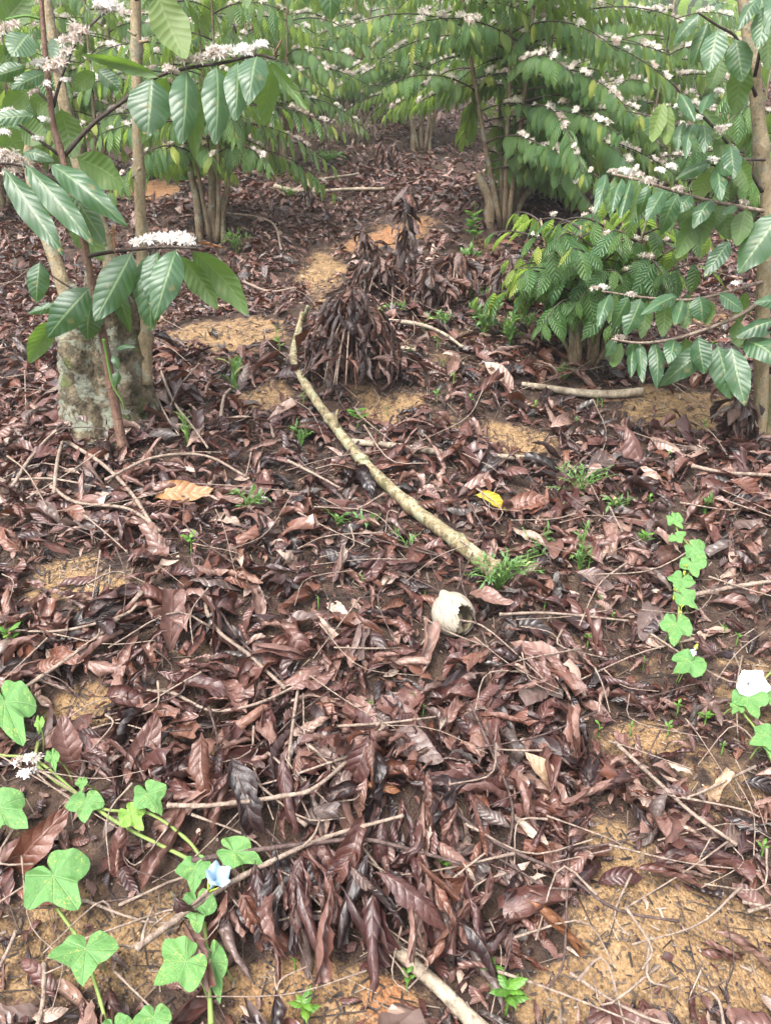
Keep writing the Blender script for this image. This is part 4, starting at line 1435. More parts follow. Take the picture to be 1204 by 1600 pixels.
#       branch base       tip        w  under db    dt   tone
LEFT = [('a', (238, 121), (231, 213), 68, 0, -.2, -.26, .25), ('a', (291, 108), (283, 227), 47, 0, -.2, -.3, .55), ('a', (338, 101), (336, 227), 46, 0, -.21, -.3, .6),
        ('a', (372, 96), (367, 190), 40, 0, -.22, -.3, .6), ('a', (402, 87), (388, 165), 46, 0, -.22, -.32, .65), ('a', (425, 95), (411, 197), 34, 1, -.17, -.12, .6),
        ('a', (420, 93), (481, 173), 17, 1, -.2, -.22, .4), ('a', (300, 120), (305, 249), 32, 1, -.15, -.1, .5), ('a', (262, 118), (222, 226), 40, 1, -.14, -.1, .4),
        ('a', (350, 105), (350, 205), 34, 1, -.15, -.1, .5), ('j', (244, -14), (291, 93), 60, 1, -.2, -.25, .92), ('a', (252, 122), (128, 86), 20, 1, -.2, -.28, .7),
        ('j', (384, -60), (385, 15), 28, 1, -.2, -.2, .5), ('j', (515, -60), (516, 36), 40, 0, -.2, -.2, .3), ('j', (470, -70), (480, 8), 36, 0, -.2, -.2, .3),
        ('b', (150, 112), (112, 142), 25, 1, -.1, -.1, .4), ('b', (152, 108), (190, 142), 26, 0, -.1, -.1, .15), ('b', (100, 110), (85, 60), 30, 0, -.1, 0, .3),
        ('a', (95, 168), (117, 249), 44, 1, -.1, -.1, .35), ('a', (117, 245), (194, 292), 52, 1, -.16, -.2, .05), ('e', (46, 52), (18, 88), 46, 0, -.2, -.25, .7),
        ('i', (3, 40), (48, -12), 44, 1, -.15, -.1, .15), ('d', (72, 114), (18, 140), 24, 0, -.2, -.25, .5), ('d', (42, 104), (-15, 122), 27, 0, -.2, -.22, .5),
        ('c', (56, 180), (-25, 188), 24, 0, -.22, -.26, .65), ('c', (30, 196), (72, 218), 42, 1, -.1, -.1, .1), ('d', (45, 150), (84, 180), 30, 1, -.08, -.08, .5),
        ('c', (35, 240), (86, 252), 22, 0, -.1, -.12, .5), ('e', (30, 92), (-15, 84), 32, 1, -.1, -.1, .1), ('d', (45, 142), (3, 178), 32, 1, -.1, -.1, .3),
        ('i', (30, 20), (8, -20), 34, 0, -.1, -.1, .2), ('e', (10, 60), (40, 105), 34, 1, -.1, -.08, .2), ('c', (5, 200), (35, 240), 40, 1, -.08, -.05, .2),
        ('g', (5, 262), (98, 397), 42, 0, -.26, -.36, .55), ('g', (37, 254), (147, 382), 40, 0, -.26, -.34, .8), ('g', (78, 256), (199, 353), 40, 0, -.22, -.32, .7),
        ('g', (112, 298), (166, 385), 36, 0, -.2, -.24, .6), ('g', (112, 330), (162, 408), 46, 1, -.12, -.1, .3), ('g', (60, 268), (88, 340), 30, 1, -.12, -.1, .3),
        ('f', (208, 392), (148, 503), 52, 0, -.24, -.34, .3), ('f', (142, 448), (74, 528), 50, 0, -.24, -.28, .1), ('h', (82, 500), (46, 568), 36, 1, -.26, -.26, .7),
        ('f', (232, 394), (236, 518), 50, 0, -.22, -.26, .35), ('f', (246, 391), (238, 480), 42, 0, -.24, -.3, .5), ('f', (276, 389), (242, 500), 48, 0, -.26, -.36, .7),
        ('f', (280, 398), (342, 484), 36, 1, -.22, -.2, .6), ('f', (303, 391), (388, 493), 48, 1, -.22, -.2, .65), ('f', (300, 392), (345, 455), 26, 1, -.18, -.16, .6),
        ('h', (62, 408), (57, 474), 34, 0, -.2, -.22, .3), ('f', (142, 468), (138, 532), 44, 0, -.2, -.2, .05), ('f', (165, 420), (205, 520), 30, 0, -.12, -.1, .1),
        ('h', (98, 476), (44, 490), 16, 0, -.2, -.22, .5), ('k', (182, 546), (212, 543), 11, 0, -.24, -.26, .5), ('k', (176, 555), (186, 578), 12, 0, -.23, -.24, .4), ('k', (184, 580), (180, 604), 14, 0, -.23, -.24, .5)]
for (bk, b, t, wp, un, db, dt, tn) in LEFT:
    near_leaf(br[bk], org, YS, b, t, wp, db, dt, bool(un), random.uniform(-.3, .3), tn)
for i, (bk, b, t, wp) in enumerate([('f', (306, 378), (352, 388), 13), ('f', (172, 345), (184, 400), 24), ('f', (180, 350), (168, 372), 16), ('a', (428, 90), (440, 62), 10)]):
    o = near_leaf(br[bk], org, YS, b, t, wp, -.22, -.24)
    o.name = 'dead_leaf'
    me = tpl_mesh('dead_leaf', HI[2 + 8 * (i % 3)][1])
    me.vertices.foreach_set('co', (HI[2 + 8 * (i % 3)][1][0] + [.5, 0, 0]).astype(np.float32).ravel())
    me.materials.append(M['orange_dead'])
    o.data = me
for (bk, x, y, r, fr) in [('b', 172, 18, 24, 1), ('b', 160, 12, 16, 1), ('b', 198, 22, 9, 0), ('b', 124, 52, 19, 0), ('b', 112, 68, 18, 0), ('b', 105, 86, 16, 0), ('b', 92, 105, 19, 0), ('b', 82, 112, 14, 0), ('d', 65, 103, 15, 1),
                          ('d', 70, 134, 13, 1), ('e', 18, 45, 16, 0), ('c', 14, 178, 12, 1), ('c', 8, 210, 12, 1), ('c', 70, 190, 10, 1), ('c', 60, 220, 10, 1), ('g', 12, 248, 20, 0), ('g', 30, 258, 20, 0), ('g', 20, 272, 14, 0), ('a', 104, 128, 9, 1),
                          ('a', 266, 112, 14, 0), ('a', 300, 98, 18, 0), ('a', 338, 90, 24, 0), ('a', 352, 84, 16, 1), ('a', 381, 82, 19, 1), ('a', 408, 74, 15, 1),
                          ('f', 218, 384, 16, 1), ('f', 238, 380, 20, 1), ('f', 258, 379, 20, 1), ('f', 276, 377, 20, 1), ('f', 292, 378, 18, 1), ('d', 30, 125, 10, 1), ('d', 18, 118, 8, 1), ('d', 55, 145, 9, 0)]:
    near_flower(br[bk], org, YS, x, y, r, -.2, bool(fr))

# ---- right: near trunk with long flowering branches
tb = P(1196, 700)
YT = tb[1] + .04
org = np.array([tb[0], YT, tb[2]])
rt = empty('coffee_tree', org)
tag(rt, 'near coffee tree with mottled trunk and large leaves at right border', 'coffee tree')
RTu = lambda nm, pts, a, b, mt, **kw: near_tube(nm, rt, org, YT, pts, a, b, mt, **kw)
RTu('trunk', [(1188, 735), (1188, 640), (1190, 520), (1193, 420), (1198, 330), (1192, 260), (1184, 180), (1178, 120), (1166, 50), (1156, -30)], 23, 17, 'pole', lump=.05, nodes=5, n=60, sides=12, d0=0, d1=.05, seed=8)
RTu('trunk_foot', [(1215, 745), (1212, 690), (1208, 640), (1206, 590)], 70, 26, 'mossy', lump=.08, rough=.06, n=14, sides=12, d0=.0, d1=.03, seed=9)
rb = {}
rb['a'] = RTu('branch', [(1190, 300), (1165, 258), (1120, 205), (1075, 160), (1050, 130)], 6, 3, 'dark_twig', d0=0, d1=-.1, n=20, sides=6)
rb['b'] = RTu('branch', [(1192, 330), (1150, 322), (1100, 312), (1045, 296), (1000, 282), (955, 272)], 7, 4, 'twig', d0=0, d1=-.05, n=24, sides=6)
rb['c'] = RTu('branch', [(1190, 440), (1140, 455), (1080, 468), (1010, 465), (940, 455)], 6, 3, 'twig', d0=0, d1=-.05, n=24, sides=6)
rb['d'] = RTu('branch', [(1190, 470), (1150, 495), (1100, 515), (1050, 530), (1000, 536), (955, 530)], 7, 4, 'twig', d0=-.02, d1=-.15, n=24, sides=6)
rb['e'] = RTu('branch', [(1194, 250), (1165, 250), (1135, 262), (1105, 256)], 5, 3, 'dark_twig', d0=0, d1=-.1, n=14, sides=6)
rb['f'] = RTu('branch', [(1180, 150), (1165, 110), (1150, 60), (1120, 40), (1090, 20)], 6, 3, 'dark_twig', d0=0, d1=-.12, n=18, sides=6)
rb['g'] = RTu('branch', [(1190, 520), (1215, 500), (1230, 420), (1222, 330)], 7, 4, 'dark_twig', d0=-.1, d1=-.3, n=16, sides=6)
rb['h'] = RTu('branch', [(1178, 120), (1195, 40), (1210, -20)], 6, 4, 'dark_twig', d0=0, d1=-.1, n=12, sides=6)
RIGHT = [('f', (1094, 21), (1050, 72), 24, 0, .5), ('f', (1106, 32), (1080, 106), 26, 0, .4), ('f', (1121, 43), (1107, 113), 40, 0, .65), ('f', (1126, 92), (1108, 141), 30, 1, .5), ('f', (1148, 60), (1160, 128), 40, 0, .6),
         ('f', (1161, 92), (1147, 181), 38, 1, .5), ('h', (1186, -5), (1152, 48), 24, 0, .4), ('h', (1195, 8), (1184, 78), 32, 0, .5), ('h', (1208, -10), (1196, 60), 30, 0, .7), ('h', (1200, 40), (1200, 110), 30, 1, .4),
         ('a', (1086, 192), (1070, 249), 22, 0, .5), ('a', (1066, 188), (1057, 237), 19, 0, .4), ('a', (1037, 158), (1017, 224), 26, 1, .93), ('a', (1045, 162), (1040, 228), 20, 1, .93), ('a', (1111, 144), (1094, 178), 20, 0, .5),
         ('a', (1095, 195), (1100, 240), 24, 0, .3), ('a', (1125, 205), (1130, 262), 28, 1, .2), ('a', (1140, 225), (1145, 280), 30, 0, .2), ('a', (1100, 170), (1125, 215), 24, 1, .5), ('a', (1060, 145), (1085, 190), 20, 0, .5),
         ('e', (1106, 255), (1054, 280), 20, 0, .7), ('e', (1109, 250), (1084, 275), 21, 0, .7), ('e', (1109, 266), (1083, 317), 28, 1, .93), ('e', (1119, 252), (1143, 272), 24, 0, .6), ('e', (1120, 264), (1126, 314), 26, 0, .5),
         ('e', (1150, 250), (1170, 300), 30, 1, .1), ('e', (1160, 245), (1150, 290), 30, 1, .2),
         ('b', (946, 272), (928, 336), 20, 0, .5), ('b', (960, 274), (945, 330), 18, 1, .6), ('b', (972, 278), (955, 334), 20, 0, .5), ('b', (985, 280), (968, 342), 22, 0, .55), ('b', (1000, 284), (988, 345), 22, 1, .7), ('b', (1012, 288), (996, 338), 20, 0, .5),
         ('b', (1037, 296), (1008, 346), 26, 0, .6), ('b', (1060, 300), (1031, 368), 28, 0, .6), ('b', (1050, 300), (1045, 365), 26, 1, .5), ('b', (1080, 305), (1054, 336), 26, 0, .75), ('b', (1075, 308), (1070, 372), 30, 1, .4),
         ('b', (1112, 312), (1082, 358), 28, 0, .6), ('b', (1100, 312), (1095, 385), 34, 1, .3), ('b', (1130, 316), (1110, 360), 26, 1, .3), ('b', (1120, 320), (1140, 375), 32, 1, .2), ('b', (1095, 330), (1055, 405), 36, 1, .4), ('b', (1150, 322), (1128, 335), 16, 0, .8),
         ('b', (1165, 325), (1150, 385), 32, 1, .15), ('c', (1140, 375), (1100, 432), 28, 0, .05), ('g', (1222, 328), (1152, 428), 56, 0, .6),
         ('c', (953, 458), (934, 511), 22, 0, .5), ('c', (962, 460), (950, 505), 18, 1, .5), ('c', (982, 462), (956, 514), 24, 0, .5), ('c', (1001, 465), (975, 524), 34, 0, .55), ('c', (1010, 468), (1001, 530), 24, 1, .5), ('c', (1056, 463), (1001, 492), 24, 0, .75),
         ('c', (1066, 468), (1055, 507), 24, 0, .65), ('c', (1076, 470), (1067, 515), 24, 1, .5), ('c', (1040, 470), (1034, 527), 28, 1, .45), ('c', (1091, 462), (1096, 503), 36, 0, .6), ('c', (1100, 466), (1104, 508), 28, 1, .4),
         ('d', (961, 529), (946, 557), 20, 0, .6), ('d', (971, 533), (956, 575), 20, 1, .6), ('d', (986, 533), (991, 568), 22, 0, .5), ('d', (990, 536), (985, 590), 18, 0, .3), ('d', (999, 534), (1003, 598), 19, 0, .5), ('d', (1021, 533), (1025, 607), 25, 0, .4),
         ('d', (1052, 530), (1044, 568), 28, 0, .55), ('d', (1070, 528), (1075, 575), 26, 1, .4), ('d', (1114, 535), (1030, 604), 38, 0, .6), ('d', (1090, 525), (1100, 585), 32, 0, .15), ('d', (1119, 538), (1141, 624), 42, 0, .65), ('d', (1141, 540), (1163, 634), 38, 0, .6),
         ('d', (1160, 532), (1222, 572), 44, 0, .65), ('g', (1222, 498), (1146, 527), 32, 0, .15), ('g', (1230, 478), (1176, 474), 26, 0, .5), ('d', (1121, 458), (1162, 487), 28, 0, .35), ('d', (1150, 500), (1155, 545), 24, 1, .3), ('d', (1165, 455), (1150, 510), 20, 1, .9)]
for i, (bk, b, t, wp, un, tn) in enumerate(RIGHT):
    db = -.10 if not un else -.03
    near_leaf(rb[bk], org, YT, b, t, wp, db + random.uniform(-.03, .03), db + random.uniform(-.12, .02), bool(un), random.uniform(-.35, .35), tn)
for (bk, x, y, r, fr) in [('b', 958, 270, 9, 0), ('b', 976, 272, 13, 1), ('b', 993, 276, 11, 0), ('b', 1012, 286, 13, 0), ('b', 1030, 268, 10, 1), ('b', 1048, 262, 11, 1), ('b', 1060, 297, 10, 0), ('e', 1114, 256, 14, 1), ('a', 1090, 185, 9, 1),
                          ('a', 1072, 178, 10, 0), ('a', 1125, 205, 13, 0), ('e', 1138, 198, 6, 1), ('c', 942, 452, 10, 1), ('c', 928, 452, 8, 0), ('c', 985, 462, 9, 0), ('d', 968, 530, 11, 0), ('a', 1060, 170, 10, 1), ('f', 1122, 145, 10, 1), ('d', 1150, 445, 9, 1), ('e', 1145, 268, 9, 0), ('b', 1160, 318, 9, 0)]:
    near_flower(rb[bk], org, YT, x, y, r, -.1, bool(fr))

# ================================================================== WITHERED BRANCH TIPS
WITH = [dead_leaf(9, 4, rs_w, 700 + i, roll=2.2 * (1 if i % 2 else -1), bend=.5, twist=.9, crump=.03) for i, rs_w in enumerate([.22, .28, .24, .32, .26, .2, .3, .24])]
WITH = [(v - [v[:, 0].min(), 0, 0], q, t, u) for v, q, t, u in WITH]
WITH_ME = []
for t_ in WITH:
    me = tpl_mesh('withered_leaf', t_)
    me.materials.append(M['withered'])
    WITH_ME.append(me)


WIDE_ME = []
for i in range(16):
    me = tpl_mesh('withered_leaf', LO[i][1])
    me.materials.append(M['withered'])
    WIDE_ME.append(me)


def heap(label, px, py, hpx, wpx, nl, seed, twigs=5, Lr=(.08, .15), spire=1.0, dark=0.):
    rs = np.random.default_rng(seed)
    b = P(px, py)
    b[2] = float(H(b[0], b[1]))
    z = project(b)[2]
    h, r = hpx * z / FPX, wpx / 2 * z / FPX
    root = empty('withered_branch', b)
    tag(root, label, 'dead branch', 'withered coffee branch tips')
    ln = rs.normal(0, .06, 2) * h
    apex = np.array([ln[0], ln[1], h])
    obj('stem', tube_mesh('stem', [[0, 0, -.02], [ln[0] * .3, ln[1] * .4, h * .5], apex], .009, .004, n=10, sides=6, rough=.06), M['darktwig'], root)
    for i in range(twigs):
        a = rs.uniform(3.3, 6.1)
        s = rs.uniform(.75, 1.0)
        e = np.array([math.cos(a) * r * rs.uniform(.8, 1.15), math.sin(a) * r * rs.uniform(.7, 1.1), .02])
        mid = (apex * s + e) / 2 + np.array([math.cos(a), math.sin(a), .6]) * r * .12
        obj('side_twig', tube_mesh('side_twig', [apex * s, mid, e], .0035, .002, n=10, sides=5), M['twig' if rs.uniform() < .6 else 'darktwig'], root)
    for i in range(nl):
        s = rs.uniform(.05, 1.0) ** .8
        a = rs.uniform(0, 6.283) if rs.uniform() < .4 else rs.uniform(3.3, 6.1)
        rr_ = r * (1 - s) ** spire * rs.uniform(.55, 1.0)
        o_ = np.array([math.cos(a), math.sin(a), 0])
        L_ = rs.uniform(*Lr)
        q = apex * s * 1.0 + o_ * rr_ + UP * L_ * .35
        x = -UP * rs.uniform(.8, 1.1) + o_ * rs.uniform(.05, .45) + rs.normal(0, .16, 3)
        if q[2] + x[2] * L_ < 0.0:
            q[2] = -x[2] / np.linalg.norm(x) * L_ + rs.uniform(.0, .02)
        if rs.uniform() < .72:
            x = x + rs.normal(0, .30, 3)
            o = obj('leaf', WIDE_ME[rs.integers(0, 16)], None, root, mat4(frame(x, o_ + rs.normal(0, .6, 3)) * L_ * .95, q + nrm(x) * L_ * .5))
        else:
            o = obj('leaf', WITH_ME[rs.integers(0, 8)], None, root, mat4(frame(x, o_ + rs.normal(0, .5, 3)) * L_, q))
        o['tone'] = float(np.clip(rs.uniform(0, .95) ** 1.2 - dark, 0, 1))


heap('big cone of withered leaves beside the top of the long branch', 550, 592, 126, 182, 190, 1, 5, (.08, .15), .55)
heap('narrow dark spire of withered leaves farther up the slope', 630, 455, 150, 44, 60, 2, 3, (.07, .13), 1.3, .1)
heap('low withered tuft left of the dark spire', 585, 460, 50, 70, 50, 3, 3, (.08, .14), .6, .1)
heap('withered tuft at the right foot of the dark spire', 672, 482, 58, 72, 50, 4, 4, (.08, .14), .7, .05)
heap('withered heap with arching twigs left of the broad weed', 712, 468, 62, 84, 55, 5, 7, (.08, .14), .6, .05)
heap('low brown heap behind the small coffee bush weeds', 790, 470, 60, 100, 60, 6, 5, (.08, .14), .5)
heap('small black withered stub far up left of the middle bush', 598, 272, 40, 30, 26, 7, 1, (.07, .12), 1.0, .3)
heap('second small black withered stub nearest the middle bush', 620, 268, 42, 26, 26, 8, 1, (.07, .12), 1.0, .3)
heap('tiny withered tuft beside the far red soil patch', 570, 410, 45, 40, 30, 9, 1, (.07, .12), .9, .1)
heap('withered brown leaves hanging by the right hand trunk', 1150, 690, 75, 60, 30, 10, 2, (.08, .15), .7)
heap('dark low tuft of withered leaves left of the lane', 478, 330, 30, 40, 24, 11, 1, (.07, .11), .8, .2)

# a whole withered branch draped down the little bank in the foreground
rs = np.random.default_rng(91)
line = [(300, 1345), (390, 1330), (480, 1318), (570, 1312), (650, 1330), (720, 1350)]
C = ground_path(line, .075)
root = empty('withered_branch', C[0] - [0, 0, .07])
tag(root, 'withered branch with long dark leaves hanging down the bank in the foreground', 'dead branch', 'withered coffee branch tips')
o0 = C[0] - [0, 0, .07]
obj('stem', tube_mesh('stem', C - o0, .005, .003, n=30, sides=6, nodes=6), M['darktwig'], root)
CC = spline(C, 60)
for i in range(80):
    q = CC[rs.integers(0, 60)] + np.array([rs.normal(0, .012), rs.uniform(-.07, .02), rs.uniform(-.05, .012)])
    x = np.array([rs.normal(.28, .5), -rs.uniform(.3, 1.0), -rs.uniform(.5, 1.1)])
    L_ = rs.uniform(.06, .16)
    e = q + nrm(x) * L_
    g_ = float(H(e[0], e[1])) + .006
    if e[2] < g_:
        x = e - q
        x[2] = g_ - q[2]
    v_ = rs.integers(0, 32) if rs.uniform() < .6 else int(rs.choice([2, 6, 10, 14, 18, 22, 26, 30]))
    A_ = frame(x, np.array([rs.normal(0, .6), -.7, .5])) * L_
    A_[:, 1] *= .85
    o = obj('leaf', HI_ME[v_], None, root, mat4(A_, q + nrm(x) * L_ * .5 - o0))
    o['tone'] = float(rs.choice([.05, .12, .2, .26, .33, .45, .55, .62, .72, .84]) + rs.uniform(-.04, .04))

# ================================================================== SEEDLINGS AND WEEDS
SEED_ME, WEED_ME, BROAD_ME = [], [], []
for i in range(4):
    me = tpl_mesh('leaf', green_leaf(8, 4, W=.46, bulge=.08 + .04 * i, fold=.5, wave=.015, seed=900 + i))
    me.materials.append(M['seedling_leaf'])
    SEED_ME.append(me)
    me = tpl_mesh('leaf', green_leaf(5, 2, W=.17 + .04 * i, bulge=.1 + .05 * i, fold=.4, wave=.03, seed=910 + i, tipcurl=.2))
    me.materials.append(M['weed_leaf'])
    WEED_ME.append(me)
    me = tpl_mesh('leaf', green_leaf(8, 4, W=.62, bulge=.1 + .04 * i, fold=.5, wave=.02, seed=920 + i))
    me.materials.append(M['young_leaf'])
    BROAD_ME.append(me)


def seedling(label, px, py, wpx, nl=5, seed=0, mes=None, tall=.5, cat='seedling', name='seedling', group='green seedlings in the litter'):
    rs = np.random.default_rng(seed + 1)
    mes = mes or SEED_ME
    b = P(px, py, .02)
    z = project(b)[2]
    r = wpx / 2 * z / FPX
    root = empty(name, b)
    tag(root, label, cat, group)
    hh = r * 2 * tall
    obj('stem', tube_mesh('stem', [[0, 0, -.025], [r * .08, 0, hh * .5], [0, 0, hh]], .0016 + r * .03, .0012, n=6, sides=5), M['green_stem'], root)
    for i in range(nl):
        a = i * 2.4 + rs.uniform(-.3, .3)
        zz_ = hh * (.35 + .65 * i / max(1, nl - 1))
        o_ = np.array([math.cos(a), math.sin(a), rs.uniform(.1, .6)])
        L_ = r * rs.uniform(.75, 1.1)
        o = obj('leaf', mes[rs.integers(0, 4)], None, root, mat4(frame(o_, UP + rs.normal(0, .15, 3)) * L_, np.array([0, 0, zz_])))
        o['tone'] = float(rs.uniform(0, .9))


SD = [(298, 855, 36, 5, 'lone green sprout in the litter below the stump'), (1005, 850, 34, 8, 'leafy rosette left of the chain of vine leaves'), (1058, 1107, 20, 4, 'tiny sprout left of the white flower'),
      (1100, 1128, 30, 6, 'small bright clump below the chain of vine leaves'), (1043, 1140, 20, 4, 'pale four leaved sprout at top of the bare soil'), (985, 1138, 16, 4, 'tiniest sprout on the ochre patch'),
      (695, 1357, 34, 5, 'yellow green seedling standing among dark curled leaves'), (635, 1535, 40, 4, 'upright seedling with narrow leaves beside the bottom stick'),
      (475, 1590, 60, 6, 'leafy seedling at the bottom edge left of the stick'), (765, 1528, 50, 7, 'upper seedling of the pair right of the bottom stick'), (790, 1572, 80, 9, 'larger seedling of the pair right of the bottom stick'),
      (460, 1503, 14, 3, 'tiny two leaved sprout on soil at bottom'), (18, 1008, 52, 6, 'greyish green seedling at the left border'), (682, 622, 22, 4, 'small sprout behind the half buried branch'),
      (733, 630, 20, 4, 'small sprout right of another behind the branch'), (1013, 787, 22, 4, 'bright small sprout above the chain of vine leaves'), (1130, 985, 16, 3, 'small sprout right of the lobed vine leaf'), (1128, 1168, 16, 4, 'small sprout at right below the white flower'),
      (1190, 1330, 26, 4, 'green sprout at the right border on soil'), (436, 545, 30, 3, 'single pale green leaf sprout on the ochre strip'), (558, 662, 44, 6, 'green sprout right of the long branch'),
      (820, 575, 24, 3, 'pale leaf sprout left of the small bush trunk'), (850, 945, 16, 3, 'tiny sprout right of the sprawling weed'), (955, 968, 16, 4, 'tiny sprout in litter left of vine'), (270, 1400, 12, 3, 'tiny yellow sprout left of blue flower')]
for i, (px, py, wp, nl, lab) in enumerate(SD):
    seedling(lab, px, py, wp, nl, i)
rs = np.random.default_rng(64)
for i in range(56):                # more sprouts scattered thinly over the litter
    px, py = rs.uniform(430, 1190), rs.uniform(450, 1180)
    if rs.uniform() < .4:
        px, py = rs.uniform(420, 1000), rs.uniform(290, 700)
    seedling(f"tiny pale green sprout {where(px, py)}", px, py, rs.uniform(11, 22), int(rs.integers(2, 6)), 200 + i, WEED_ME if i % 3 == 0 else None, .6, 'seedling', 'sprout', 'tiny sprouts in the litter')
seedling('upright broad leaved weed left of the middle bush trunk', 737, 388, 42, 14, 60, BROAD_ME, 1.15, 'weed', 'broad_weed', None)
seedling('low green shoots at foot of the dark stemmed bush', 300, 300, 70, 14, 61, BROAD_ME, .6, 'weed', 'broad_weed', None)
seedling('small pale weed with broad leaves by the withered heap', 685, 458, 30, 6, 62, BROAD_ME, .6, 'weed', 'broad_weed', None)


def weed(label, px, py, wpx, hpx, nst, nlf, seed, lean=(0, 0), llen=(.02, .04)):
    rs = np.random.default_rng(seed + 50)
    b = P(px, py, .015)
    z = project(b)[2]
    r, h = wpx / 2 * z / FPX, hpx * z / FPX
    root = empty('weed', b)
    tag(root, label, 'weed', 'feathery weeds')
    for i in range(nst):
        a = rs.uniform(0, 6.283)
        e = np.array([math.cos(a) * r * rs.uniform(.4, 1) + lean[0] * r, math.sin(a) * r * rs.uniform(.3, .8) + lean[1] * r, h * rs.uniform(.35, 1.1)])
        pts = [np.array([0, 0, -.02]), e * [.35, .35, .65], e]
        C = spline(pts, 10)
        s_ = obj('stem', tube_mesh('stem', pts, .0016, .0008, n=8, sides=4), M['green_stem'], root)
        for k_ in range(nlf):
            t_ = .2 + .8 * (k_ + rs.uniform(0, .5)) / nlf
            q = C[min(9, int(t_ * 9))]
            d = nrm(C[min(9, int(t_ * 9))] - C[max(0, int(t_ * 9) - 1)] + 1e-6)
            x = d * .6 + nrm(np.cross(d, rs.normal(0, 1, 3))) * .8 + UP * .15
            o = obj('leaf', WEED_ME[rs.integers(0, 4)], None, s_, mat4(frame(x, UP + rs.normal(0, .3, 3)) * rs.uniform(*llen), q))
            o['tone'] = float(rs.uniform(0, .98))


for i, a in enumerate([('sprawling feathery weed at the lower end of the long branch', 778, 912, 160, 48, 20, 12, (.2, 0), (.015, .034)), ('feathery weed in the litter right of the stump', 385, 797, 75, 32, 7, 8, (0, 0), (.02, .045)),
                       ('tall thin weed above the chain of vine leaves', 905, 885, 70, 70, 9, 9, (0, 0), (.012, .028)), ('wiry yellow green weed right of the yellow leaf', 905, 775, 120, 48, 16, 10, (0, 0), (.012, .026)),
                       ('small weed standing right of the stump foot', 368, 610, 45, 45, 5, 6, (0, 0), (.03, .06)), ('thin sprig of weed just right of the stump', 293, 690, 40, 50, 5, 7, (0, 0), (.015, .03)),
                       ('bright grassy weed left of the small bush', 795, 545, 45, 50, 9, 7, (0, 0), (.03, .06)), ('bright grassy weed nearer the withered heap', 755, 520, 60, 35, 9, 7, (0, 0), (.03, .06)),
                       ('pale willowy weed under the left side of small bush', 845, 480, 90, 60, 10, 7, (0, 0), (.05, .09)), ('low green weed behind the cone of leaves', 620, 492, 60, 12, 8, 6, (0, 0), (.02, .05)),
                       ('low green weed left of the grassy one', 690, 508, 70, 15, 8, 6, (0, 0), (.02, .05)), ('green weed patch far up the open lane', 510, 256, 70, 16, 14, 8, (0, 0), (.04, .08)),
                       ('weed climbing at the foot of the left bush', 370, 392, 50, 30, 10, 7, (0, 0), (.03, .06)), ('small weed below the broad leaved weed', 735, 408, 40, 18, 6, 6, (0, 0), (.03, .06)),
                       ('small pale weed left of the lower long branch', 575, 828, 40, 26, 4, 5, (0, 0), (.02, .04)), ('small weed left of another by long branch', 528, 822, 36, 22, 4, 5, (0, 0), (.02, .04)),
                       ('thin dangling weed above the snail shell', 640, 862, 70, 40, 4, 5, (-.3, 0), (.012, .03)), ('pale weed tuft in the lane beside far branches', 455, 312, 40, 12, 6, 5, (0, 0), (.03, .06))]):
    weed(a[0], a[1], a[2], a[3], a[4], a[5], a[6], i, a[7], a[8])
for i, (px, py, wp, hp, ns, lab) in enumerate([(820, 520, 60, 30, 8, 'low grassy weed under the left edge of small bush'), (880, 590, 50, 14, 7, 'short grass at foot of the small bush trunk'), (1060, 590, 60, 16, 7, 'sparse grass under the lower right branches'),
                                            (960, 800, 60, 30, 6, 'wispy weed left of the upper vine leaves'), (840, 860, 50, 30, 6, 'wispy weed right of the branch foot'), (640, 560, 40, 14, 6, 'short weed right of the cone of leaves'),
                                            (740, 470, 44, 22, 6, 'weed right of the withered heap'), (1100, 800, 40, 20, 5, 'thin weed right of the topmost vine leaf'), (470, 690, 40, 24, 5, 'thin weed left of the long branch')]):
    weed(lab, px, py, wp, hp, ns, 6, 40 + i, (0, 0), (.018, .045))
# dry grass far up the lane
rs = np.random.default_rng(8)
b = P(545, 222)
root = empty('dry_grass', b)
tag(root, 'tuft of dry straw coloured grass at top of the lane', 'grass')
mb = MB()
for i in range(90):
    a, r = rs.uniform(0, 6.28), rs.uniform(0, .3)
    q = np.array([math.cos(a) * r, math.sin(a) * r * .5, -.02])
    e = q + np.array([rs.normal(0, .12), rs.normal(0, .08), rs.uniform(.12, .32)])
    mb.add(*tube([q, (q + e) / 2 + [0, 0, .05], e], .003, .001, n=4, sides=3))
obj('blades', mb.mesh('blades'), M['greylog'], root)['kind'] = 'stuff'

# ================================================================== MORNING GLORY
VL = []
for i in range(6):
    me = tpl_mesh('leaf', lobed_leaf(30 + i, cup=.10 + .03 * i, var=.07))
    me.materials.append(M['vine_leaf'])
    VL.append(me)


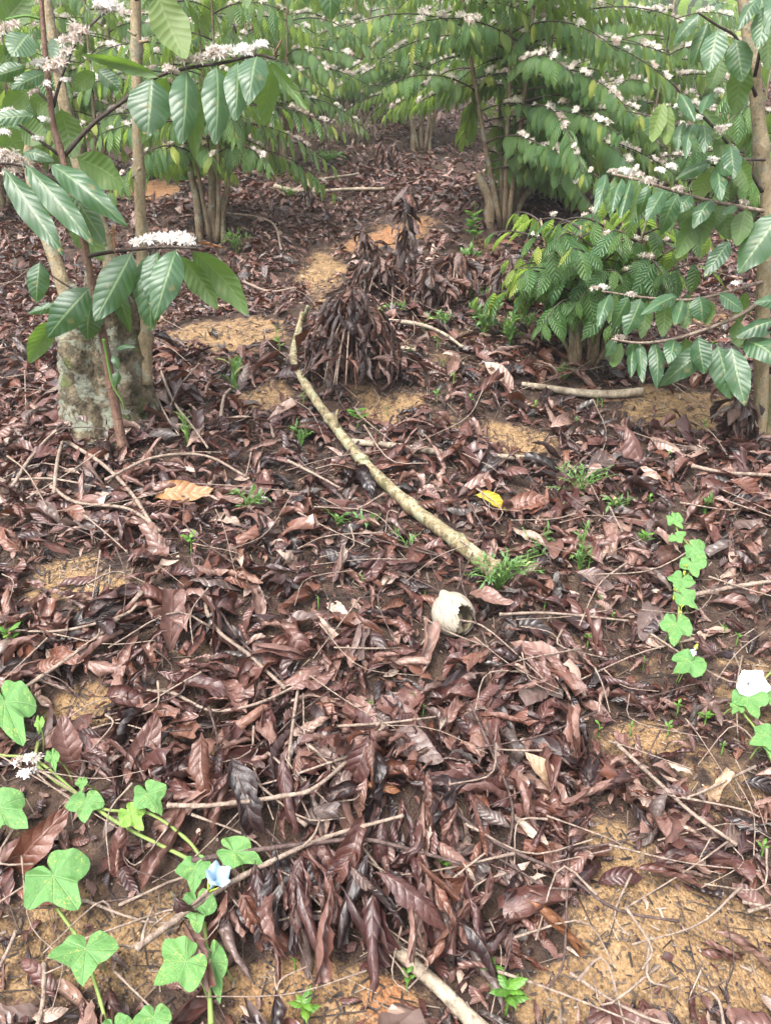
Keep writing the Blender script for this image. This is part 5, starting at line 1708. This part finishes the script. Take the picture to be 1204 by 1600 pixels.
def vine_leaf(root, org, notch, tip, wpx, lift=.06, tone=None, roll=0.):
    lift += .012
    a, b = P(notch[0], notch[1], lift), P(tip[0], tip[1], lift)
    z = project(a)[2]
    x = b - a
    Lm = np.linalg.norm(x)
    n_ = nrm(CAM - a) * .6 + UP * .6
    xn = nrm(x)
    n_ = nrm(n_ - xn * (n_ @ xn))
    n_ = n_ * math.cos(roll) + np.cross(xn, n_) * math.sin(roll)
    A_ = frame(x, n_) * Lm
    A_[:, 1] *= (wpx * z / FPX) / (1.62 * Lm)
    A_ *= .86
    o = obj('leaf', random.choice(VL), None, root, mat4(A_, a - org))
    o['tone'] = random.uniform(0, .8) if tone is None else tone
    g = np.array([a[0], a[1], float(H(a[0], a[1])) + .012]) + np.array([random.uniform(-.03, .03), random.uniform(.0, .03), 0])
    obj('petiole', tube_mesh('petiole', [a - org, (a + g) / 2 - org + [.0, .01, .0], g - org], .0016, .0018, n=6, sides=5), M['vine_stem'], root)
    return o


def funnel(name, root, org, base, to, rad, length, mat, seed=0):
    """trumpet shaped flower from a base point toward a direction"""
    rs = np.random.default_rng(seed)
    ns, na_ = 9, 30
    t = np.linspace(0, 1, ns)
    rp = np.interp(t, [0, .45, .7, .88, 1], [.08, .14, .34, .82, 1.0]) * rad
    xp = np.interp(t, [0, .45, .7, .88, 1], [0, .5, .78, .95, .93]) * length
    an_ = np.linspace(0, 2 * np.pi, na_, endpoint=False)
    F = frame(to, [.2, .1, 1])
    V = []
    for i in range(ns):
        rr_ = rp[i] * (1 + .10 * t[i] ** 3 * np.cos(5 * an_)) + .04 * rad * t[i] ** 3 * np.sin(11 * an_ + 1)
        xx_ = xp[i] + .10 * length * t[i] ** 4 * np.sin(5 * an_ + 1.0)
        V.append((F @ np.stack([xx_, np.cos(an_) * rr_, np.sin(an_) * rr_])).T)
    V = np.concatenate(V) + (base - org)
    i_ = np.arange(ns - 1)[:, None] * na_ + np.arange(na_)[None]
    j_ = np.arange(ns - 1)[:, None] * na_ + (np.arange(na_)[None] + 1) % na_
    Q_ = np.stack([i_, j_, j_ + na_, i_ + na_], -1).reshape(-1, 4)
    o = obj(name, mesh_from(name, V, Q_, None, np.zeros((len(V), 2))), M[mat], root)
    mb = MB()
    for k_ in range(6):
        a = 6.283 * k_ / 6 + rs.uniform(-.3, .3)
        s_ = base - org
        e = s_ + F @ np.array([length * .35, math.cos(a) * rad * .5, math.sin(a) * rad * .5])
        mb.add(*tube([s_ - F[:, 0] * .004, (s_ + e) / 2 + F @ np.array([0, math.cos(a), math.sin(a)]) * rad * .1, e], .0028, .0008, n=5, sides=4))
    obj('sepal', mb.mesh('sepal'), M['sepal'], root)
    return o


def vine(label, stems, leaves, seed=0):
    random.seed(seed)
    p0 = P(*stems[0][0][0], .04)
    root = empty('morning_glory_vine', p0)
    tag(root, label, 'vine', 'morning glory vines')
    for pts, w0, w1 in stems:
        C = ground_path(pts, .045)
        z0 = project(C[0])[2]
        obj('stem', tube_mesh('stem', C - p0, w0 / 2 * z0 / FPX, w1 / 2 * z0 / FPX, n=30, sides=6, nodes=5), M['vine_stem'], root)
    for a in leaves:
        vine_leaf(root, p0, *a)
    return root, p0


vr, vo_ = vine('morning glory vine with heart shaped lobed leaves at lower left', [([(60, 1160), (56, 1190), (80, 1215), (120, 1240), (160, 1270), (205, 1298), (260, 1325), (310, 1352), (330, 1380), (320, 1440), (325, 1500), (330, 1600)], 5, 6),
                                                                                   ([(0, 1180), (60, 1190), (150, 1260), (230, 1270), (290, 1310), (318, 1345)], 4, 5), ([(90, 1420), (130, 1480), (150, 1540), (170, 1610)], 5, 5)],
               [((8, 1098), (40, 1172), 90, .07, .4), ((0, 1262), (52, 1300), 84, .07, .35), ((84, 1368), (128, 1428), 118, .08, .3), ((135, 1483), (128, 1545), 120, .08, .35), ((134, 1252), (132, 1292), 66, .06, .45),
                ((232, 1240), (256, 1280), 62, .06, .45), ((204, 1272), (228, 1302), 50, .065, .92), ((305, 1356), (302, 1402), 66, .07, .3), ((366, 1330), (421, 1350), 62, .07, .6), ((308, 1412), (310, 1465), 66, .065, .4),
                ((290, 1502), (232, 1546), 104, .09, .75), ((332, 1502), (346, 1576), 56, .05, .4), ((240, 1590), (235, 1640), 70, .06, .4), ((180, 1606), (190, 1650), 60, .05, .4), ((128, 1222), (128, 1240), 22, .07, .85), ((62, 1128), (60, 1150), 18, .09, .9), ((82, 1182), (88, 1208), 26, .07, .7)], 5)
fb = P(328, 1390, .10)
funnel('flower', vr, vo_, fb, nrm(P(350, 1350, .14) - fb + nrm(CAM - fb) * .03), .020, .045, 'blue_petal', 1)
for i, (x, y) in enumerate([(40, 1190), (45, 1212), (52, 1188)]):
    q = P(x, y, .06)
    o = obj('white_flower', FLN[i], None, vr, mat4(frame([1, .2, .1], UP) * .55, q - vo_))
    o['joined'] = .4
funnel('bud', vr, vo_, P(318, 1530, .05), nrm([.2, .3, 1]), .006, .03, 'sepal', 2)
vr, vo_ = vine('chain of lobed vine leaves climbing the litter at right', [([(1073, 1045), (1060, 990), (1062, 930), (1075, 895), (1085, 865), (1060, 835), (1055, 815)], 4, 3)],
               [((1052, 810), (1068, 828), 28, .05, .6), ((1056, 838), (1066, 850), 34, .05, .7), ((1083, 856), (1106, 876), 42, .06, .4), ((1080, 880), (1090, 906), 46, .06, .4), ((1064, 905), (1054, 928), 48, .06, .4), ((1068, 932), (1094, 956), 40, .06, .4),
                ((1056, 976), (1052, 1016), 56, .07, .35), ((1078, 1034), (1046, 1056), 60, .07, .35), ((1085, 1036), (1098, 1060), 34, .06, .35)], 6)
fb = P(1088, 1008, .07)
funnel('bud', vr, vo_, fb, nrm(P(1076, 1030, .09) - fb), .008, .04, 'white_petal', 3)
for i, (x, y) in enumerate([(1068, 897), (1052, 935), (1062, 960)]):
    funnel('bud', vr, vo_, P(x, y, .05), nrm([.1, .2, 1]), .005, .025, 'sepal', 5 + i)
vr, vo_ = vine('vine with large open white flower at the right border', [([(1210, 1200), (1180, 1140), (1160, 1110), (1175, 1080), (1204, 1050)], 4, 4)],
               [((1168, 1090), (1186, 1128), 60, .06, .35), ((1152, 1104), (1142, 1118), 26, .05, .7), ((1200, 1150), (1165, 1165), 56, .06, .4), ((1204, 1160), (1208, 1190), 50, .05, .4), ((1200, 1085), (1215, 1110), 40, .06, .4)], 7)
fb = P(1164, 1068, .07)
funnel('flower', vr, vo_, fb, nrm(P(1190, 1072, .13) - fb), .032, .05, 'white_petal', 4)

# ================================================================== SNAIL SHELL
c = P(706, 985, .0)
c[2] = float(H(c[0], c[1])) + .042
zc = project(c)[2]
S = 33 * zc / FPX               # radius of the body whorl's outline
root = empty('snail_shell', c - np.array([0, 0, .04]))
tag(root, 'bleached white snail shell with broken mouth lying on dead leaves', 'shell')
SHELL_C = c
S = .95 * S
ax = nrm([-.45, .55, .70])                     # coiling axis, apex up and away
F = frame(np.cross(ax, [0, 0, 1.0]), ax)
mouth = nrm([.62, -.74, .02])
nlat, nlon = 40, 64
la, lo = np.meshgrid(np.linspace(0, np.pi, nlat + 1), np.linspace(0, 2 * np.pi, nlon, endpoint=False), indexing='ij')
swell = 1 + .10 * (lo / (2 * np.pi)) * np.sin(la) + .006 * np.sin(40 * lo) * np.sin(la)
loc = np.stack([np.sin(la) * np.cos(lo), np.sin(la) * np.sin(lo), 1.12 * np.cos(la)], -1) * swell[..., None]
D = (loc @ F.T)
Dn = D / np.linalg.norm(D, axis=-1, keepdims=True)
angm = np.degrees(np.arccos(np.clip(Dn @ mouth, -1, 1)))
az_ = np.arctan2(Dn @ np.cross(mouth, [0, 0, 1.0]), Dn[..., 2])
rim = 43 + 8 * np.cos(2 * az_) + 4 * np.sin(3 * az_ + 1) + 1.0 * np.sin(9 * az_) + .5 * np.sin(17 * az_ + 2)
keep = angm > rim
V = (D * S).reshape(-1, 3) + [0, 0, .04]
U = np.stack([lo / (2 * np.pi), la / np.pi], -1).reshape(-1, 2)
i_ = np.arange(nlat)[:, None] * nlon + np.arange(nlon)[None]
j_ = np.arange(nlat)[:, None] * nlon + (np.arange(nlon)[None] + 1) % nlon
kq = (keep[:-1] | np.roll(keep[:-1], -1, 1) | keep[1:] | np.roll(keep[1:], -1, 1)).ravel()
Q_ = np.stack([i_, i_ + nlon, j_ + nlon, j_], -1).reshape(-1, 4)[kq]
obj('whorl', mesh_from('whorl', V, Q_, None, U), M['shell'], root)
Vi = (D * S * .91).reshape(-1, 3) + [0, 0, .04]
obj('inner_wall', mesh_from('inner_wall', Vi, Q_[:, ::-1], None, U), M['shell_in'], root)
tt_ = np.linspace(-.85, .85, 9)
pts = [F @ np.array([.16 * math.cos(5 * t_), .16 * math.sin(5 * t_), t_]) * S * .95 + mouth * S * .12 + [0, 0, .04] for t_ in tt_]
obj('columella', tube_mesh('columella', pts, S * .20, S * .14, n=24, sides=10, lump=.05), M['shell_in'], root)
pts = [F @ np.array([.1, 0, z_]) * S + [0, 0, .04] for z_ in (.95, 1.15, 1.32)]
obj('spire', tube_mesh('spire', pts, S * .42, S * .12, n=10, sides=14), M['shell'], root)

# ================================================================== ADDED HAZE VEIL
hv = np.array([(x, y, z) for x in (-95, 95) for y in (-7, 112) for z in (-8, 62)], float)
hq = np.array([(0, 1, 3, 2), (4, 6, 7, 5), (0, 4, 5, 1), (2, 3, 7, 6), (0, 2, 6, 4), (1, 5, 7, 3)])
k = NT('veil_haze')
vp = k.n('ShaderNodeVolumePrincipled', {'Color': (.9, .93, .95), 'Density': .0042, 'Anisotropy': .2})  # thin volume added as a glare-like veil, lifting the darks up the slope
k.t.links.new(vp.outputs[0], k.out.inputs['Volume'])
hz_ = obj('haze', mesh_from('haze', hv, hq, None, None, False), k.mat)
tag(hz_, 'thin pale haze added as a veil lifting the upper view', 'haze', None, 'stuff')

# ================================================================== LABELS THAT STILL COINCIDE: say which of them
bpy.context.view_layer.update()
same = {}
for o in list(COL.objects):
    if o.parent is None and 'label' in o.keys() and o.get('category'):
        same.setdefault(o['label'], []).append(o)
for lab, os_ in same.items():
    if len(os_) < 2:
        continue
    pq = [project(np.array(o.matrix_world.translation)) for o in os_]
    xs, ys = [p[0] for p in pq], [p[1] for p in pq]
    hor = max(xs) - min(xs) > max(ys) - min(ys)
    od = np.argsort(xs if hor else ys)
    n = len(os_)
    ends = ('left', 'right') if hor else ('upper', 'lower')
    if n == 2:
        words = list(ends)
    else:
        ext = ('leftmost', 'rightmost') if hor else ('uppermost', 'lowest')
        num = ['', 'second', 'third', 'fourth', 'fifth', 'sixth', 'seventh', 'eighth']
        words = [ext[0]] + [num[i] + (' from left' if hor else ' from top') for i in range(1, n - 1)] + [ext[1]]
        if n == 3:
            words[1] = 'middle'
    for k_, i in enumerate(od):
        os_[i]['label'] = words[k_] + ' ' + lab
